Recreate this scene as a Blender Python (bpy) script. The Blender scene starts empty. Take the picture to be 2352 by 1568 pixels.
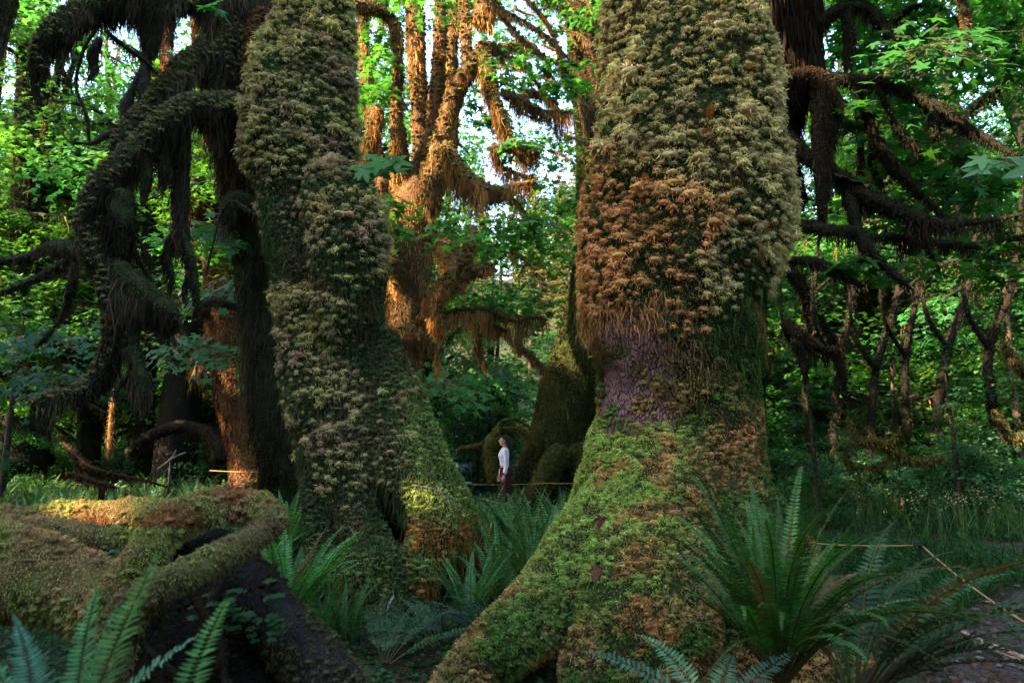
import bpy, math, random
import numpy as np
from mathutils import Vector

# ------------------------------------------------------------------ camera, sky, sun, exposure
SC = bpy.context.scene
COL = SC.collection
W0, H0, FP = 2352.0, 1568.0, 1568.0          # photo measured on a 2352x1568 grid, 24 mm lens
CAMZ = 1.4
TILT = math.atan(246.0 / FP)
cam_d = bpy.data.cameras.new('camera')
cam = bpy.data.objects.new('camera', cam_d)
COL.objects.link(cam)
cam.location = (0, 0, CAMZ)
cam.rotation_euler = (math.pi / 2 + TILT, 0, 0)
cam_d.lens = 24
cam_d.sensor_width = 36
cam_d.clip_start = 0.05
cam_d.clip_end = 1200
cam_d.dof.use_dof = True
cam_d.dof.focus_distance = 9.5
cam_d.dof.aperture_fstop = 3.5
SC.camera = cam

SUN_EL = math.radians(34)
SUN_DIR = np.array([-0.86, -0.51, 0.0])
SUN_DIR /= np.linalg.norm(SUN_DIR)
SUN_DIR = SUN_DIR * math.cos(SUN_EL) + np.array([0, 0, math.sin(SUN_EL)])   # towards the sun
world = bpy.data.worlds.new("World")
SC.world = world
world.use_nodes = True
wn = world.node_tree.nodes
sky = wn.new('ShaderNodeTexSky')
sky.sky_type = 'NISHITA'
sky.sun_disc = False
sky.sun_elevation = SUN_EL
sky.sun_rotation = math.atan2(SUN_DIR[0], SUN_DIR[1])
sky.air_density = 1.0
sky.dust_density = 2.0
wn['Background'].inputs['Strength'].default_value = 0.15
world.node_tree.links.new(sky.outputs[0], wn['Background'].inputs['Color'])
sun_d = bpy.data.lights.new('sun', 'SUN')
sun_d.energy = 4.5
sun_d.angle = math.radians(0.6)
sun_d.color = (1.0, 0.76, 0.48)
sun = bpy.data.objects.new('sun', sun_d)
COL.objects.link(sun)
sun.location = (-20, -10, 20)
sun.rotation_euler = Vector((-SUN_DIR[0], -SUN_DIR[1], -SUN_DIR[2])).to_track_quat('-Z', 'Y').to_euler()
SC.view_settings.view_transform = 'Standard'
SC.view_settings.look = 'None'
SC.view_settings.exposure = 3.2
SC.view_settings.gamma = 1.0
SC.render.resolution_x, SC.render.resolution_y = 1024, 682
SC.cycles.max_bounces = 5
SC.cycles.diffuse_bounces = 3
SC.cycles.glossy_bounces = 2
SC.cycles.transmission_bounces = 3
SC.cycles.transparent_max_bounces = 4
SC.render.engine = 'CYCLES'

CT, ST = math.cos(TILT), math.sin(TILT)


def P(x, y, d):
    """photo grid point at ground distance d in front of the camera -> world point"""
    u = (x - W0 / 2) / FP
    v = (H0 / 2 - y) / FP
    fy = CT - v * ST
    fz = ST + v * CT
    s = d / fy
    return np.array([u * s, d, CAMZ + fz * s])


def proj(V):
    """world points -> photo grid"""
    X, Y, Z = V[:, 0], V[:, 1], V[:, 2] - CAMZ
    f = Y * CT + Z * ST
    up = -Y * ST + Z * CT
    f = np.maximum(f, 0.05)
    return W0 / 2 + X / f * FP, H0 / 2 - up / f * FP


# ------------------------------------------------------------------ noise
def _h(i, j, k, s):
    n = (i * 374761393 + j * 668265263 + k * 2147483647 + s * 1274126177) & 0xffffffff
    n = ((n ^ (n >> 13)) * 1274126177) & 0xffffffff
    n = (n ^ (n >> 16)) & 0xffffff
    return n / float(0xffffff)


def vnoise(Pn, sc=1.0, seed=0):
    Q = np.asarray(Pn, float) * sc
    I = np.floor(Q).astype(np.int64)
    f = Q - I
    f = f * f * (3 - 2 * f)
    r = 0
    for a in (0, 1):
        wa = f[:, 0] if a else 1 - f[:, 0]
        for b in (0, 1):
            wb = f[:, 1] if b else 1 - f[:, 1]
            for c in (0, 1):
                wc = f[:, 2] if c else 1 - f[:, 2]
                r = r + wa * wb * wc * _h(I[:, 0] + a, I[:, 1] + b, I[:, 2] + c, seed)
    return r


def fbm(Pn, sc=1.0, seed=0, o=3):
    r, a, t = 0, 1.0, 0
    for i in range(o):
        r = r + a * vnoise(Pn, sc * 2 ** i, seed + i * 7)
        t += a
        a *= 0.5
    return r / t


def sm(a, b, x):
    t = np.clip((x - a) / (b - a), 0, 1)
    return t * t * (3 - 2 * t)


def nrm(v):
    return v / np.maximum(np.linalg.norm(v, axis=-1, keepdims=True), 1e-9)


def rs(seed):
    return np.random.default_rng(seed)


# ------------------------------------------------------------------ ground height
def gh(x, y):
    x = np.asarray(x, float)
    y = np.asarray(y, float)
    p = np.stack([x.ravel(), y.ravel(), 0 * x.ravel()], 1)
    n = (fbm(p, 0.35, 5, 3).reshape(x.shape) - 0.5)
    h = n * 0.35 * sm(2, 10, np.abs(y - 4) + 2)
    h = h + np.clip(y - 16, 0, 40) * 0.012
    h = h + sm(38, 130, y) * 34 + (vnoise(p, 0.03, 9).reshape(x.shape) - 0.5) * 6 * sm(38, 80, y)
    return h


def gz(x, y):
    return float(gh(np.array([x]), np.array([y]))[0])


# ------------------------------------------------------------------ mesh building
class MB:
    def __init__(self):
        self.V, self.F, self.C, self.n = [], [], [], 0

    def add(self, V, F, c):
        V = np.asarray(V, np.float32).reshape(-1, 3)
        F = np.asarray(F, np.int64).reshape(-1, 4)
        c = np.asarray(c, np.float32)
        if c.ndim == 1:
            c = np.tile(c[None, :3], (len(V), 1))
        self.V.append(V)
        self.F.append(F + self.n)
        self.C.append(c[:, :3])
        self.n += len(V)
        return self

    def mesh(self, name, smooth=False):
        V = np.concatenate(self.V)
        F = np.concatenate(self.F)
        C = np.concatenate(self.C)
        me = bpy.data.meshes.new(name)
        me.vertices.add(len(V))
        me.vertices.foreach_set('co', V.ravel())
        me.loops.add(F.size)
        me.loops.foreach_set('vertex_index', F.ravel().astype(np.int32))
        me.polygons.add(len(F))
        me.polygons.foreach_set('loop_start', np.arange(0, F.size, 4, dtype=np.int32))
        if smooth:
            me.polygons.foreach_set('use_smooth', np.ones(len(F), bool))
        a = me.color_attributes.new('Col', 'FLOAT_COLOR', 'POINT')
        c4 = np.ones((len(V), 4), np.float32)
        c4[:, :3] = np.clip(C, 0, 1)
        a.data.foreach_set('color', c4.ravel())
        me.update(calc_edges=True)
        return me

    def build(self, name, mat, parent=None, smooth=False, loc=(0, 0, 0)):
        """loc = where the thing's origin stands in world space; verts were given in world space"""
        me = self.mesh(name, smooth)
        if loc is not None and any(abs(l) > 1e-9 for l in loc):
            me.transform(__import__('mathutils').Matrix.Translation(Vector(loc) * -1))
        me.materials.append(mat)
        o = bpy.data.objects.new(name, me)
        COL.objects.link(o)
        if parent is not None:
            o.parent = parent
        else:
            o.location = loc
        return o


def empty(name, loc):
    o = bpy.data.objects.new(name, None)
    COL.objects.link(o)
    o.location = loc
    o.empty_display_size = 0.2
    return o


def tag(o, label=None, cat=None, group=None, kind=None):
    if label:
        o['label'] = label
    if cat:
        o['category'] = cat
    if group:
        o['group'] = group
    if kind:
        o['kind'] = kind
    return o


def copy_tree(o, parent=None):
    c = o.copy()
    COL.objects.link(c)
    c.parent = parent
    for ch in [k for k in o.children]:
        copy_tree(ch, c)
    return c


# ------------------------------------------------------------------ materials
def col_mat(name, rough=0.9, transl=0.0, tint=(1.0, 1.0, 0.6), spec=0.2, nscale=0, namp=0.0, bump=0.0, bscale=60):
    m = bpy.data.materials.new(name)
    m.use_nodes = True
    nt = m.node_tree
    N, L = nt.nodes, nt.links
    b = N['Principled BSDF']
    b.inputs['Roughness'].default_value = rough
    b.inputs['Specular IOR Level'].default_value = spec
    at = N.new('ShaderNodeAttribute')
    at.attribute_name = 'Col'
    c = at.outputs['Color']
    if nscale:
        ge = N.new('ShaderNodeNewGeometry')
        no = N.new('ShaderNodeTexNoise')
        no.inputs['Scale'].default_value = nscale
        no.inputs['Detail'].default_value = 4
        L.new(ge.outputs['Position'], no.inputs['Vector'])
        mr = N.new('ShaderNodeMapRange')
        mr.inputs['From Min'].default_value = 0.3
        mr.inputs['From Max'].default_value = 0.7
        mr.inputs['To Min'].default_value = 1 - namp
        mr.inputs['To Max'].default_value = 1 + namp
        L.new(no.outputs['Fac'], mr.inputs['Value'])
        vm = N.new('ShaderNodeVectorMath')
        vm.operation = 'SCALE'
        L.new(c, vm.inputs[0])
        L.new(mr.outputs[0], vm.inputs['Scale'])
        c = vm.outputs[0]
        if bump:
            n2 = N.new('ShaderNodeTexNoise')
            n2.inputs['Scale'].default_value = bscale
            n2.inputs['Detail'].default_value = 3
            L.new(ge.outputs['Position'], n2.inputs['Vector'])
            bp = N.new('ShaderNodeBump')
            bp.inputs['Strength'].default_value = bump
            bp.inputs['Distance'].default_value = 0.03
            L.new(n2.outputs['Fac'], bp.inputs['Height'])
            L.new(bp.outputs[0], b.inputs['Normal'])
    L.new(c, b.inputs['Base Color'])
    if transl > 0:
        tr = N.new('ShaderNodeBsdfTranslucent')
        mu = N.new('ShaderNodeMix')
        mu.data_type = 'RGBA'
        mu.blend_type = 'MULTIPLY'
        mu.inputs['Factor'].default_value = 1
        L.new(c, mu.inputs['A'])
        mu.inputs['B'].default_value = (*tint, 1)
        L.new(mu.outputs['Result'], tr.inputs['Color'])
        mx = N.new('ShaderNodeMixShader')
        mx.inputs['Fac'].default_value = transl
        L.new(b.outputs[0], mx.inputs[1])
        L.new(tr.outputs[0], mx.inputs[2])
        L.new(mx.outputs[0], N['Material Output'].inputs['Surface'])
    return m


M_LEAF = col_mat('leaf', 0.5, 0.5, (1.35, 1.55, 0.6), 0.22)
M_FERN = col_mat('fern_leaf', 0.6, 0.3, (1.5, 1.4, 0.5), 0.2)
M_MOSS = col_mat('moss_blades', 0.9, 0.25, (1.3, 1.1, 0.6), 0.1)
M_MBASE = col_mat('moss_mat', 1.0, 0, spec=0.05, nscale=9, namp=0.45, bump=0.8, bscale=45)
M_BARK = col_mat('wood', 0.85, 0, spec=0.2, nscale=14, namp=0.5, bump=0.9, bscale=30)
M_HANG = col_mat('hanging_moss', 0.95, 0.3, (1.3, 1.0, 0.6), 0.05)
M_PLAIN = col_mat('plain', 0.7, 0, spec=0.3)
M_CLOTH = col_mat('cloth', 0.9, 0, spec=0.1, nscale=60, namp=0.06, bump=0.25, bscale=90)


def furrow_mat():
    m = bpy.data.materials.new('furrowed_bark')
    m.use_nodes = True
    nt = m.node_tree
    N, L = nt.nodes, nt.links
    b = N['Principled BSDF']
    b.inputs['Roughness'].default_value = 0.8
    at = N.new('ShaderNodeAttribute')
    at.attribute_name = 'Col'
    ge = N.new('ShaderNodeNewGeometry')
    mp = N.new('ShaderNodeMapping')
    mp.inputs['Scale'].default_value = (1, 1, 0.38)
    L.new(ge.outputs['Position'], mp.inputs['Vector'])
    vo = N.new('ShaderNodeTexVoronoi')
    vo.feature = 'DISTANCE_TO_EDGE'
    vo.inputs['Scale'].default_value = 42
    L.new(mp.outputs[0], vo.inputs['Vector'])
    no = N.new('ShaderNodeTexNoise')
    no.inputs['Scale'].default_value = 12
    no.inputs['Detail'].default_value = 6
    L.new(ge.outputs['Position'], no.inputs['Vector'])
    mr = N.new('ShaderNodeMapRange')
    mr.inputs['From Max'].default_value = 0.16
    mr.inputs['To Min'].default_value = 0.12
    mr.inputs['To Max'].default_value = 1.1
    L.new(vo.outputs['Distance'], mr.inputs['Value'])
    ml = N.new('ShaderNodeMath')
    ml.operation = 'MULTIPLY'
    L.new(mr.outputs[0], ml.inputs[0])
    m2 = N.new('ShaderNodeMath')
    m2.operation = 'MULTIPLY_ADD'
    m2.inputs[1].default_value = 1.6
    m2.inputs[2].default_value = 0.2
    L.new(no.outputs['Fac'], m2.inputs[0])
    L.new(m2.outputs[0], ml.inputs[1])
    vm = N.new('ShaderNodeVectorMath')
    vm.operation = 'SCALE'
    L.new(at.outputs['Color'], vm.inputs[0])
    L.new(ml.outputs[0], vm.inputs['Scale'])
    L.new(vm.outputs[0], b.inputs['Base Color'])
    bp = N.new('ShaderNodeBump')
    bp.inputs['Strength'].default_value = 1.0
    bp.inputs['Distance'].default_value = 0.025
    L.new(mr.outputs[0], bp.inputs['Height'])
    L.new(bp.outputs[0], b.inputs['Normal'])
    return m


M_FURROW = furrow_mat()


def soil_mat(name, c1, c2, c3, s1, s2, vor=0):
    m = bpy.data.materials.new(name)
    m.use_nodes = True
    nt = m.node_tree
    N, L = nt.nodes, nt.links
    b = N['Principled BSDF']
    b.inputs['Roughness'].default_value = 0.95
    b.inputs['Specular IOR Level'].default_value = 0.15
    ge = N.new('ShaderNodeNewGeometry')
    n1 = N.new('ShaderNodeTexNoise')
    n1.inputs['Scale'].default_value = s1
    n1.inputs['Detail'].default_value = 6
    L.new(ge.outputs['Position'], n1.inputs['Vector'])
    r = N.new('ShaderNodeValToRGB')
    r.color_ramp.elements[0].position = 0.35
    r.color_ramp.elements[0].color = (*c1, 1)
    r.color_ramp.elements[1].position = 0.65
    r.color_ramp.elements[1].color = (*c3, 1)
    e = r.color_ramp.elements.new(0.5)
    e.color = (*c2, 1)
    L.new(n1.outputs['Fac'], r.inputs['Fac'])
    if vor:
        t = N.new('ShaderNodeTexVoronoi')
        t.inputs['Scale'].default_value = s2
        L.new(ge.outputs['Position'], t.inputs['Vector'])
        mr = N.new('ShaderNodeMapRange')
        L.new(t.outputs['Color'], mr.inputs['Value'])
        mr.inputs['To Min'].default_value = 0.45
        mr.inputs['To Max'].default_value = 1.6
        vm = N.new('ShaderNodeVectorMath')
        vm.operation = 'SCALE'
        L.new(r.outputs[0], vm.inputs[0])
        L.new(mr.outputs[0], vm.inputs['Scale'])
        L.new(vm.outputs[0], b.inputs['Base Color'])
        hh = t.outputs['Distance']
    else:
        t = N.new('ShaderNodeTexNoise')
        t.inputs['Scale'].default_value = s2
        t.inputs['Detail'].default_value = 4
        L.new(ge.outputs['Position'], t.inputs['Vector'])
        L.new(r.outputs[0], b.inputs['Base Color'])
        hh = t.outputs['Fac']
    bp = N.new('ShaderNodeBump')
    bp.inputs['Strength'].default_value = 0.9
    bp.inputs['Distance'].default_value = 0.03
    L.new(hh, bp.inputs['Height'])
    L.new(bp.outputs[0], b.inputs['Normal'])
    return m


M_SOIL = soil_mat('forest_soil', (0.012, 0.022, 0.008), (0.03, 0.024, 0.013), (0.02, 0.05, 0.012), 1.6, 30)
M_GRAVEL = soil_mat('gravel', (0.04, 0.03, 0.027), (0.065, 0.05, 0.05), (0.06, 0.035, 0.022), 2.2, 55, 1)


# ------------------------------------------------------------------ curve / tube helpers
def catmull(A, sub):
    A = np.asarray(A, float)
    if len(A) < 3:
        t = np.linspace(0, 1, sub + 1)[:, None]
        return A[0] * (1 - t) + A[-1] * t
    Q = np.vstack([2 * A[0] - A[1], A, 2 * A[-1] - A[-2]])
    out = []
    for i in range(1, len(Q) - 2):
        p0, p1, p2, p3 = Q[i - 1], Q[i], Q[i + 1], Q[i + 2]
        for k in range(sub):
            t = k / sub
            out.append(0.5 * (2 * p1 + (p2 - p0) * t + (2 * p0 - 5 * p1 + 4 * p2 - p3) * t * t
                              + (3 * p1 - p0 - 3 * p2 + p3) * t ** 3))
    out.append(A[-1])
    return np.array(out)


def ring_faces(nr, seg):
    i = np.arange(nr - 1)[:, None]
    j = np.arange(seg)[None, :]
    a = i * seg + j
    b = i * seg + (j + 1) % seg
    return np.stack([a, b, b + seg, a + seg], -1).reshape(-1, 4)


def tube(pts, rad, seg=10, sub=5, bump=0.15, bs=3.0, seed=0, cap=True):
    A = np.column_stack([np.asarray(pts, float), np.asarray(rad, float)])
    A = catmull(A, sub)
    p, r = A[:, :3], np.maximum(A[:, 3], 0.0005)
    t = nrm(np.gradient(p, axis=0))
    ref = np.array([0.13, 0.97, 0.2]) if abs(t[0][1]) < 0.9 else np.array([1.0, 0, 0])
    n = np.zeros_like(t)
    n[0] = nrm(ref - t[0] * ref.dot(t[0]))
    for i in range(1, len(t)):
        v = n[i - 1] - t[i] * n[i - 1].dot(t[i])
        n[i] = nrm(v)
    b = np.cross(t, n)
    an = np.linspace(0, 2 * np.pi, seg, endpoint=False)
    D = n[:, None, :] * np.cos(an)[None, :, None] + b[:, None, :] * np.sin(an)[None, :, None]
    V = p[:, None, :] + D * r[:, None, None]
    if bump:
        k = fbm(V.reshape(-1, 3), bs, seed, 3).reshape(V.shape[:2]) - 0.5
        V = V + D * (k * 2 * bump)[:, :, None] * r[:, None, None]
    if cap:
        V[-1] = p[-1] + (V[-1] - p[-1]) * 0.15
        V[0] = p[0] + (V[0] - p[0]) * 0.15
    return V.reshape(-1, 3), ring_faces(len(p), seg)


def ppath(L, flat=None):
    """[(x,y,d,r_px)] on the photo grid -> pts, radii in metres"""
    return [P(a[0], a[1], a[2]) for a in L], [a[3] * a[2] / FP for a in L]


def sample(V, F, n, rg):
    A, B, C, D = V[F[:, 0]], V[F[:, 1]], V[F[:, 2]], V[F[:, 3]]
    N = np.cross(C - A, D - B)
    ar = np.linalg.norm(N, axis=1) + 1e-12
    idx = rg.choice(len(F), n, p=ar / ar.sum())
    u, v = rg.random((n, 1)), rg.random((n, 1))
    Q = (A[idx] * (1 - u) + B[idx] * u) * (1 - v) + (D[idx] * (1 - u) + C[idx] * u) * v
    return Q, nrm(N[idx])


def area(V, F):
    A, B, C, D = V[F[:, 0]], V[F[:, 1]], V[F[:, 2]], V[F[:, 3]]
    return np.linalg.norm(np.cross(C - A, D - B), axis=1).sum() / 2


def thin(Q, dist):
    """poisson-like thinning; returns kept indices"""
    cell = {}
    keep = []
    K = np.floor(Q / dist).astype(int)
    d2 = dist * dist
    for i in range(len(Q)):
        k = tuple(K[i])
        ok = True
        for a in (-1, 0, 1):
            for b in (-1, 0, 1):
                for c in (-1, 0, 1):
                    for j in cell.get((k[0] + a, k[1] + b, k[2] + c), ()):
                        q = Q[i] - Q[j]
                        if q[0] * q[0] + q[1] * q[1] + q[2] * q[2] < d2:
                            ok = False
                            break
                    if not ok:
                        break
                if not ok:
                    break
            if not ok:
                break
        if ok:
            cell.setdefault(k, []).append(i)
            keep.append(i)
    return np.array(keep, dtype=int)


def jit(c, n, rg, a=0.25, hue=0.12):
    c = np.asarray(c, float)
    if c.ndim == 1:
        c = np.tile(c, (n, 1))
    return c * (1 + rg.normal(0, a, (n, 1))).clip(0.35, 2.0) * (1 + rg.normal(0, hue, (n, 3))).clip(0.6, 1.5)


def blades(mb, Q, N, ln, wd, col, rg, droop=0.5, spread=0.8):
    """short bent moss / grass blades, one kite each"""
    n = len(Q)
    if n == 0:
        return
    ln = np.broadcast_to(np.asarray(ln, float), (n,))[:, None] * rg.uniform(0.5, 1.3, (n, 1))
    d = nrm(N + rg.normal(0, spread, (n, 3)))
    m = Q + d * ln * 0.55
    tip = m + nrm(d + np.array([0, 0, -droop * 2])) * ln * 0.55
    s = nrm(np.cross(d, rg.normal(0, 1, (n, 3)))) * (np.broadcast_to(np.asarray(wd, float), (n,))[:, None] * 0.5)
    V = np.stack([Q - d * ln * 0.1, m - s, tip, m + s], 1)
    C = np.repeat(col, 4, axis=0).reshape(n, 4, 3)
    mb.add(V.reshape(-1, 3), np.arange(n * 4).reshape(-1, 4), C.reshape(-1, 3))


def tufts(mb, Q, N, size, col, rg, nb=40, wd=0.10):
    """rounded moss cushions: short drooping blades standing on a dome"""
    n = len(Q)
    if n == 0:
        return
    size = np.broadcast_to(np.asarray(size, float), (n,))
    stretch = rg.uniform(.65, 1.5, n)
    up = np.array([0, 0, 1.0])
    # solid core of each cushion
    k7 = 7
    T1 = nrm(np.cross(N, up) + 1e-4)
    B1 = nrm(np.cross(T1, N))
    rings = []
    for (rz, rh) in ((.46, -.1), (.48, .28), (.31, .56), (.02, .72)):
        an = np.linspace(0, 2 * np.pi, k7, endpoint=False)
        w_ = rg.uniform(.8, 1.2, (n, k7, 1))
        ring = Q[:, None] + size[:, None, None] * (T1[:, None] * (np.cos(an)[None, :, None] * rz * stretch[:, None, None] * w_)
                                                 + B1[:, None] * (np.sin(an)[None, :, None] * rz * .75 * w_) + N[:, None] * rh - up * .12 * rh)
        rings.append(ring)
    Vd = np.stack(rings, 1).reshape(n, -1, 3)
    Fd = ring_faces(4, k7)[None] + (np.arange(n) * 4 * k7)[:, None, None]
    mb.add(Vd.reshape(-1, 3), Fd.reshape(-1, 4), np.repeat(col * .72, 4 * k7, 0))
    Qr = np.repeat(Q, nb, 0)
    Nr = np.repeat(N, nb, 0)
    s = np.repeat(size, nb)[:, None]
    sx = np.repeat(stretch, nb)[:, None]
    T = nrm(np.cross(Nr, up) + 1e-4)
    B = nrm(np.cross(T, Nr))
    z = rg.uniform(0.0, 1.0, (n * nb, 1))
    a = rg.uniform(0, 2 * np.pi, (n * nb, 1))
    rr = np.sqrt(1 - z * z)
    tv, bv = rr * np.cos(a), rr * np.sin(a)
    u = Nr * z + T * tv + B * bv
    rad = rg.uniform(.45, .75, (n * nb, 1))
    p0 = Qr + (Nr * z * .9 + T * tv * sx + B * bv * .75) * s * rad
    L = s * rg.uniform(.22, .62, (n * nb, 1))
    d1 = nrm(u + rg.normal(0, .45, (n * nb, 3)) - up * .15)
    d2 = nrm(d1 * .7 - up * .75 + rg.normal(0, .25, (n * nb, 3)))
    p1 = p0 + d1 * L * .5
    p2 = p1 + d2 * L * .6
    w = nrm(np.cross(d1, rg.normal(0, 1, (n * nb, 3)))) * s * wd * .5
    V = np.stack([p0, p1 - w, p2, p1 + w], 1)
    C = np.repeat(np.repeat(col, nb, 0) * rg.uniform(0.65, 1.35, (n * nb, 1)), 4, 0)
    mb.add(V.reshape(-1, 3), np.arange(n * nb * 4).reshape(-1, 4), C)


def strands(mb, Q, ln, wd, col, rg, seg=3, wig=0.24):
    """hanging moss: vertical tapering ribbons"""
    n = len(Q)
    if n == 0:
        return
    ln = np.broadcast_to(np.asarray(ln, float), (n,))
    wd = np.broadcast_to(np.asarray(wd, float), (n,))
    a = rg.uniform(0, np.pi, n)
    s = np.stack([np.cos(a), np.sin(a), 0 * a], 1)
    off = np.zeros((n, 3))
    rows = []
    for k in range(seg + 1):
        t = k / seg
        c = Q + off - np.array([0, 0, 1.0]) * (ln * t)[:, None]
        w = s * (wd * 0.5 * (1 - t) ** 0.6 + 0.0008)[:, None]
        rows += [c - w, c + w]
        off = off + rg.normal(0, 1, (n, 3)) * np.array([1, 1, 0]) * (ln * wig / seg)[:, None]
    V = np.stack(rows, 1)
    i = np.arange(n)[:, None] * (2 * (seg + 1))
    F = np.concatenate([i + np.array([[2 * k, 2 * k + 1, 2 * k + 3, 2 * k + 2]]) for k in range(seg)], 0)
    mb.add(V.reshape(-1, 3), F, np.repeat(col, 2 * (seg + 1), 0))


def hangfrom(mb, V, F, per_m2, L, wd, col, rg, cl=5.0, seed=0, down=0.1, jitter=0.3):
    """strands from the under side of a limb, bunched by noise"""
    n = int(area(V, F) * per_m2)
    if n < 1:
        return
    Q, N = sample(V, F, n, rg)
    k = N[:, 2] < down
    Q, N = Q[k], N[k]
    if not len(Q):
        return
    b = vnoise(Q * np.array([1, 1, 0.15]), cl, seed)
    ln = L * (0.12 + 1.1 * np.clip(b - 0.25, 0, 1) ** 1.4) * rg.uniform(0.5, 1.15, len(Q)) * 1.6
    w = sm(.35, .65, vnoise(Q * np.array([1, 1, .2]), 4.0, seed + 5))[:, None]
    strands(mb, Q, ln, wd, jit(np.asarray(col) * (0.35 + 0.95 * w), len(Q), rg, jitter), rg)


MAPLE = None


def maple_t(near):
    tips = [(-25, .62), (28, .92), (90, 1.05), (152, .92), (205, .62)]
    nt_ = [(-80, .18), (0, .34), (58, .40), (122, .40), (180, .34), (260, .18)]
    pol = lambda a, r: (r * math.cos(math.radians(a)), r * math.sin(math.radians(a)))
    V = [(0, 0)]
    F = []
    nid = []
    for a, r in nt_:
        nid.append(len(V))
        V.append(pol(a, r))
    for i, (a, r) in enumerate(tips):
        if near:
            b = len(V)
            V += [pol(a - 13, r * 0.68), pol(a, r), pol(a + 13, r * 0.68)]
            F += [(0, nid[i], b, b + 1), (0, b + 1, b + 2, nid[i + 1])]
        else:
            V.append(pol(a, r))
            F.append((0, nid[i], len(V) - 1, nid[i + 1]))
    V = np.array(V)
    z = -0.18 * (V[:, 0] ** 2 + V[:, 1] ** 2) + 0.05 * np.abs(V[:, 0])
    return np.column_stack([V, z]), np.array(F)


T_MAPLE = maple_t(True)
T_MID = maple_t(False)
T_KITE = (np.array([[0, -0.5, 0], [0.42, 0.05, -0.06], [0, 0.75, -0.05], [-0.42, 0.05, -0.06]]), np.array([[0, 1, 2, 3]]))
# far leaf: three-lobed outline in two quads
T_TRI = (np.array([[0, -0.35, 0], [0.62, 0.0, -0.1], [0.16, 0.22, 0], [0.0, 0.8, -0.1], [-0.16, 0.22, 0], [-0.62, 0.0, -0.1]]),
         np.array([[0, 1, 2, 3], [0, 3, 4, 5]]))


def leaves(mb, Q, N, size, col, rg, T):
    n = len(Q)
    if n == 0:
        return
    TV, TF = T
    size = np.broadcast_to(np.asarray(size, float), (n,))[:, None, None] * rg.uniform(0.6, 1.25, (n, 1, 1))
    r = nrm(rg.normal(0, 1, (n, 3)))
    X = nrm(np.cross(N, r))
    Y = np.cross(N, X)
    V = Q[:, None, :] + size * (X[:, None, :] * TV[None, :, 0:1] + Y[:, None, :] * TV[None, :, 1:2] + N[:, None, :] * TV[None, :, 2:3])
    F = TF[None] + (np.arange(n) * len(TV))[:, None, None]
    mb.add(V.reshape(-1, 3), F.reshape(-1, 4), np.repeat(col, len(TV), 0))


def disc(c, R, n, rg, thick=0.18, droop=0.28, sl=None):
    a = rg.uniform(0, 2 * np.pi, n)
    r = np.sqrt(rg.random(n))
    Q = np.stack([np.cos(a) * r * R, np.sin(a) * r * R, rg.normal(0, thick * R * 0.5, n) - droop * R * r * r], 1)
    N = nrm(np.stack([np.cos(a) * r * 0.5, np.sin(a) * r * 0.5, np.full(n, 1.0)], 1) + rg.normal(0, 0.33, (n, 3)))
    if sl is not None:
        Q[:, 2] += Q[:, 0] * sl[0] + Q[:, 1] * sl[1]
        N = nrm(N - np.array([sl[0], sl[1], 0]))
    return Q + np.asarray(c), N

# ------------------------------------------------------------------ setting: ground and trail
def build_ground():
    def axis(lo, hi, fine_lo, fine_hi, fs, growth):
        a = list(np.arange(fine_lo, fine_hi, fs))
        s, x = fs, fine_hi
        while x < hi:
            a.append(x)
            s *= growth
            x += s
        a.append(hi)
        s, x = fs, fine_lo
        b = []
        while x > lo:
            s *= growth
            x -= s
            b.append(max(x, lo))
        return np.array(sorted(set(b + a)))
    xs = axis(-260, 260, -14, 14, 0.25, 1.08)
    ys = axis(-60, 330, -4, 24, 0.25, 1.06)
    X, Y = np.meshgrid(xs, ys)
    Z = gh(X, Y)
    V = np.stack([X.ravel(), Y.ravel(), Z.ravel()], 1)
    nx = len(xs)
    i = np.arange(len(ys) - 1)[:, None] * nx + np.arange(nx - 1)[None]
    F = np.stack([i, i + 1, i + nx + 1, i + nx], -1).reshape(-1, 4)
    g = MB().add(V, F, (0.02, 0.03, 0.01)).build('ground', M_SOIL, None, True)
    tag(g, 'dark mossy forest floor under the big trees', 'ground', kind='structure')
    # trail ribbons
    TR = [[(2.6, -3, 1.3), (2.9, 1, 1.3), (3.6, 3.6, 1.25), (4.4, 5.2, 1.1), (6.2, 6.6, 1.1), (9, 7.8, 1.1), (13, 8.3, 1.1)],
          [(-16, 24, 1.0), (-10, 23.5, 1.0), (-6, 20, .9), (-3, 16.6, .8), (-.4, 14.5, .75), (2.5, 13.5, .75), (5, 11.5, .8), (8, 8.8, .9)]]
    for k, T in enumerate(TR):
        A = catmull(T, 24)
        t = nrm(np.gradient(A[:, :2], axis=0))
        nn = np.stack([-t[:, 1], t[:, 0]], 1)
        cols = np.linspace(-1, 1, 9)
        w = A[:, 2][:, None] * (1 + 0.18 * (vnoise(np.column_stack([A[:, :2], 0 * A[:, 0]]), 2.3, 3)[:, None] - 0.5) * 2)
        XY = A[:, None, :2] + nn[:, None, :] * (cols[None, :] * w)[:, :, None]
        z = gh(XY[..., 0], XY[..., 1]) + 0.035 - 0.05 * cols[None, :] ** 4
        V = np.concatenate([XY, z[..., None]], -1).reshape(-1, 3)
        i = np.arange(len(A) - 1)[:, None] * 9 + np.arange(8)[None]
        F = np.stack([i, i + 1, i + 10, i + 9], -1).reshape(-1, 4)
        g = MB().add(V, F, (0.1, 0.1, 0.1)).build('path', M_GRAVEL, None, True)
        tag(g, ['brown gravel trail beside the yellow rope at lower right', 'gravel trail winding behind the trunks past the woman'][k], 'path', kind='structure')
    return TR


TRAILS = build_ground()


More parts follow.
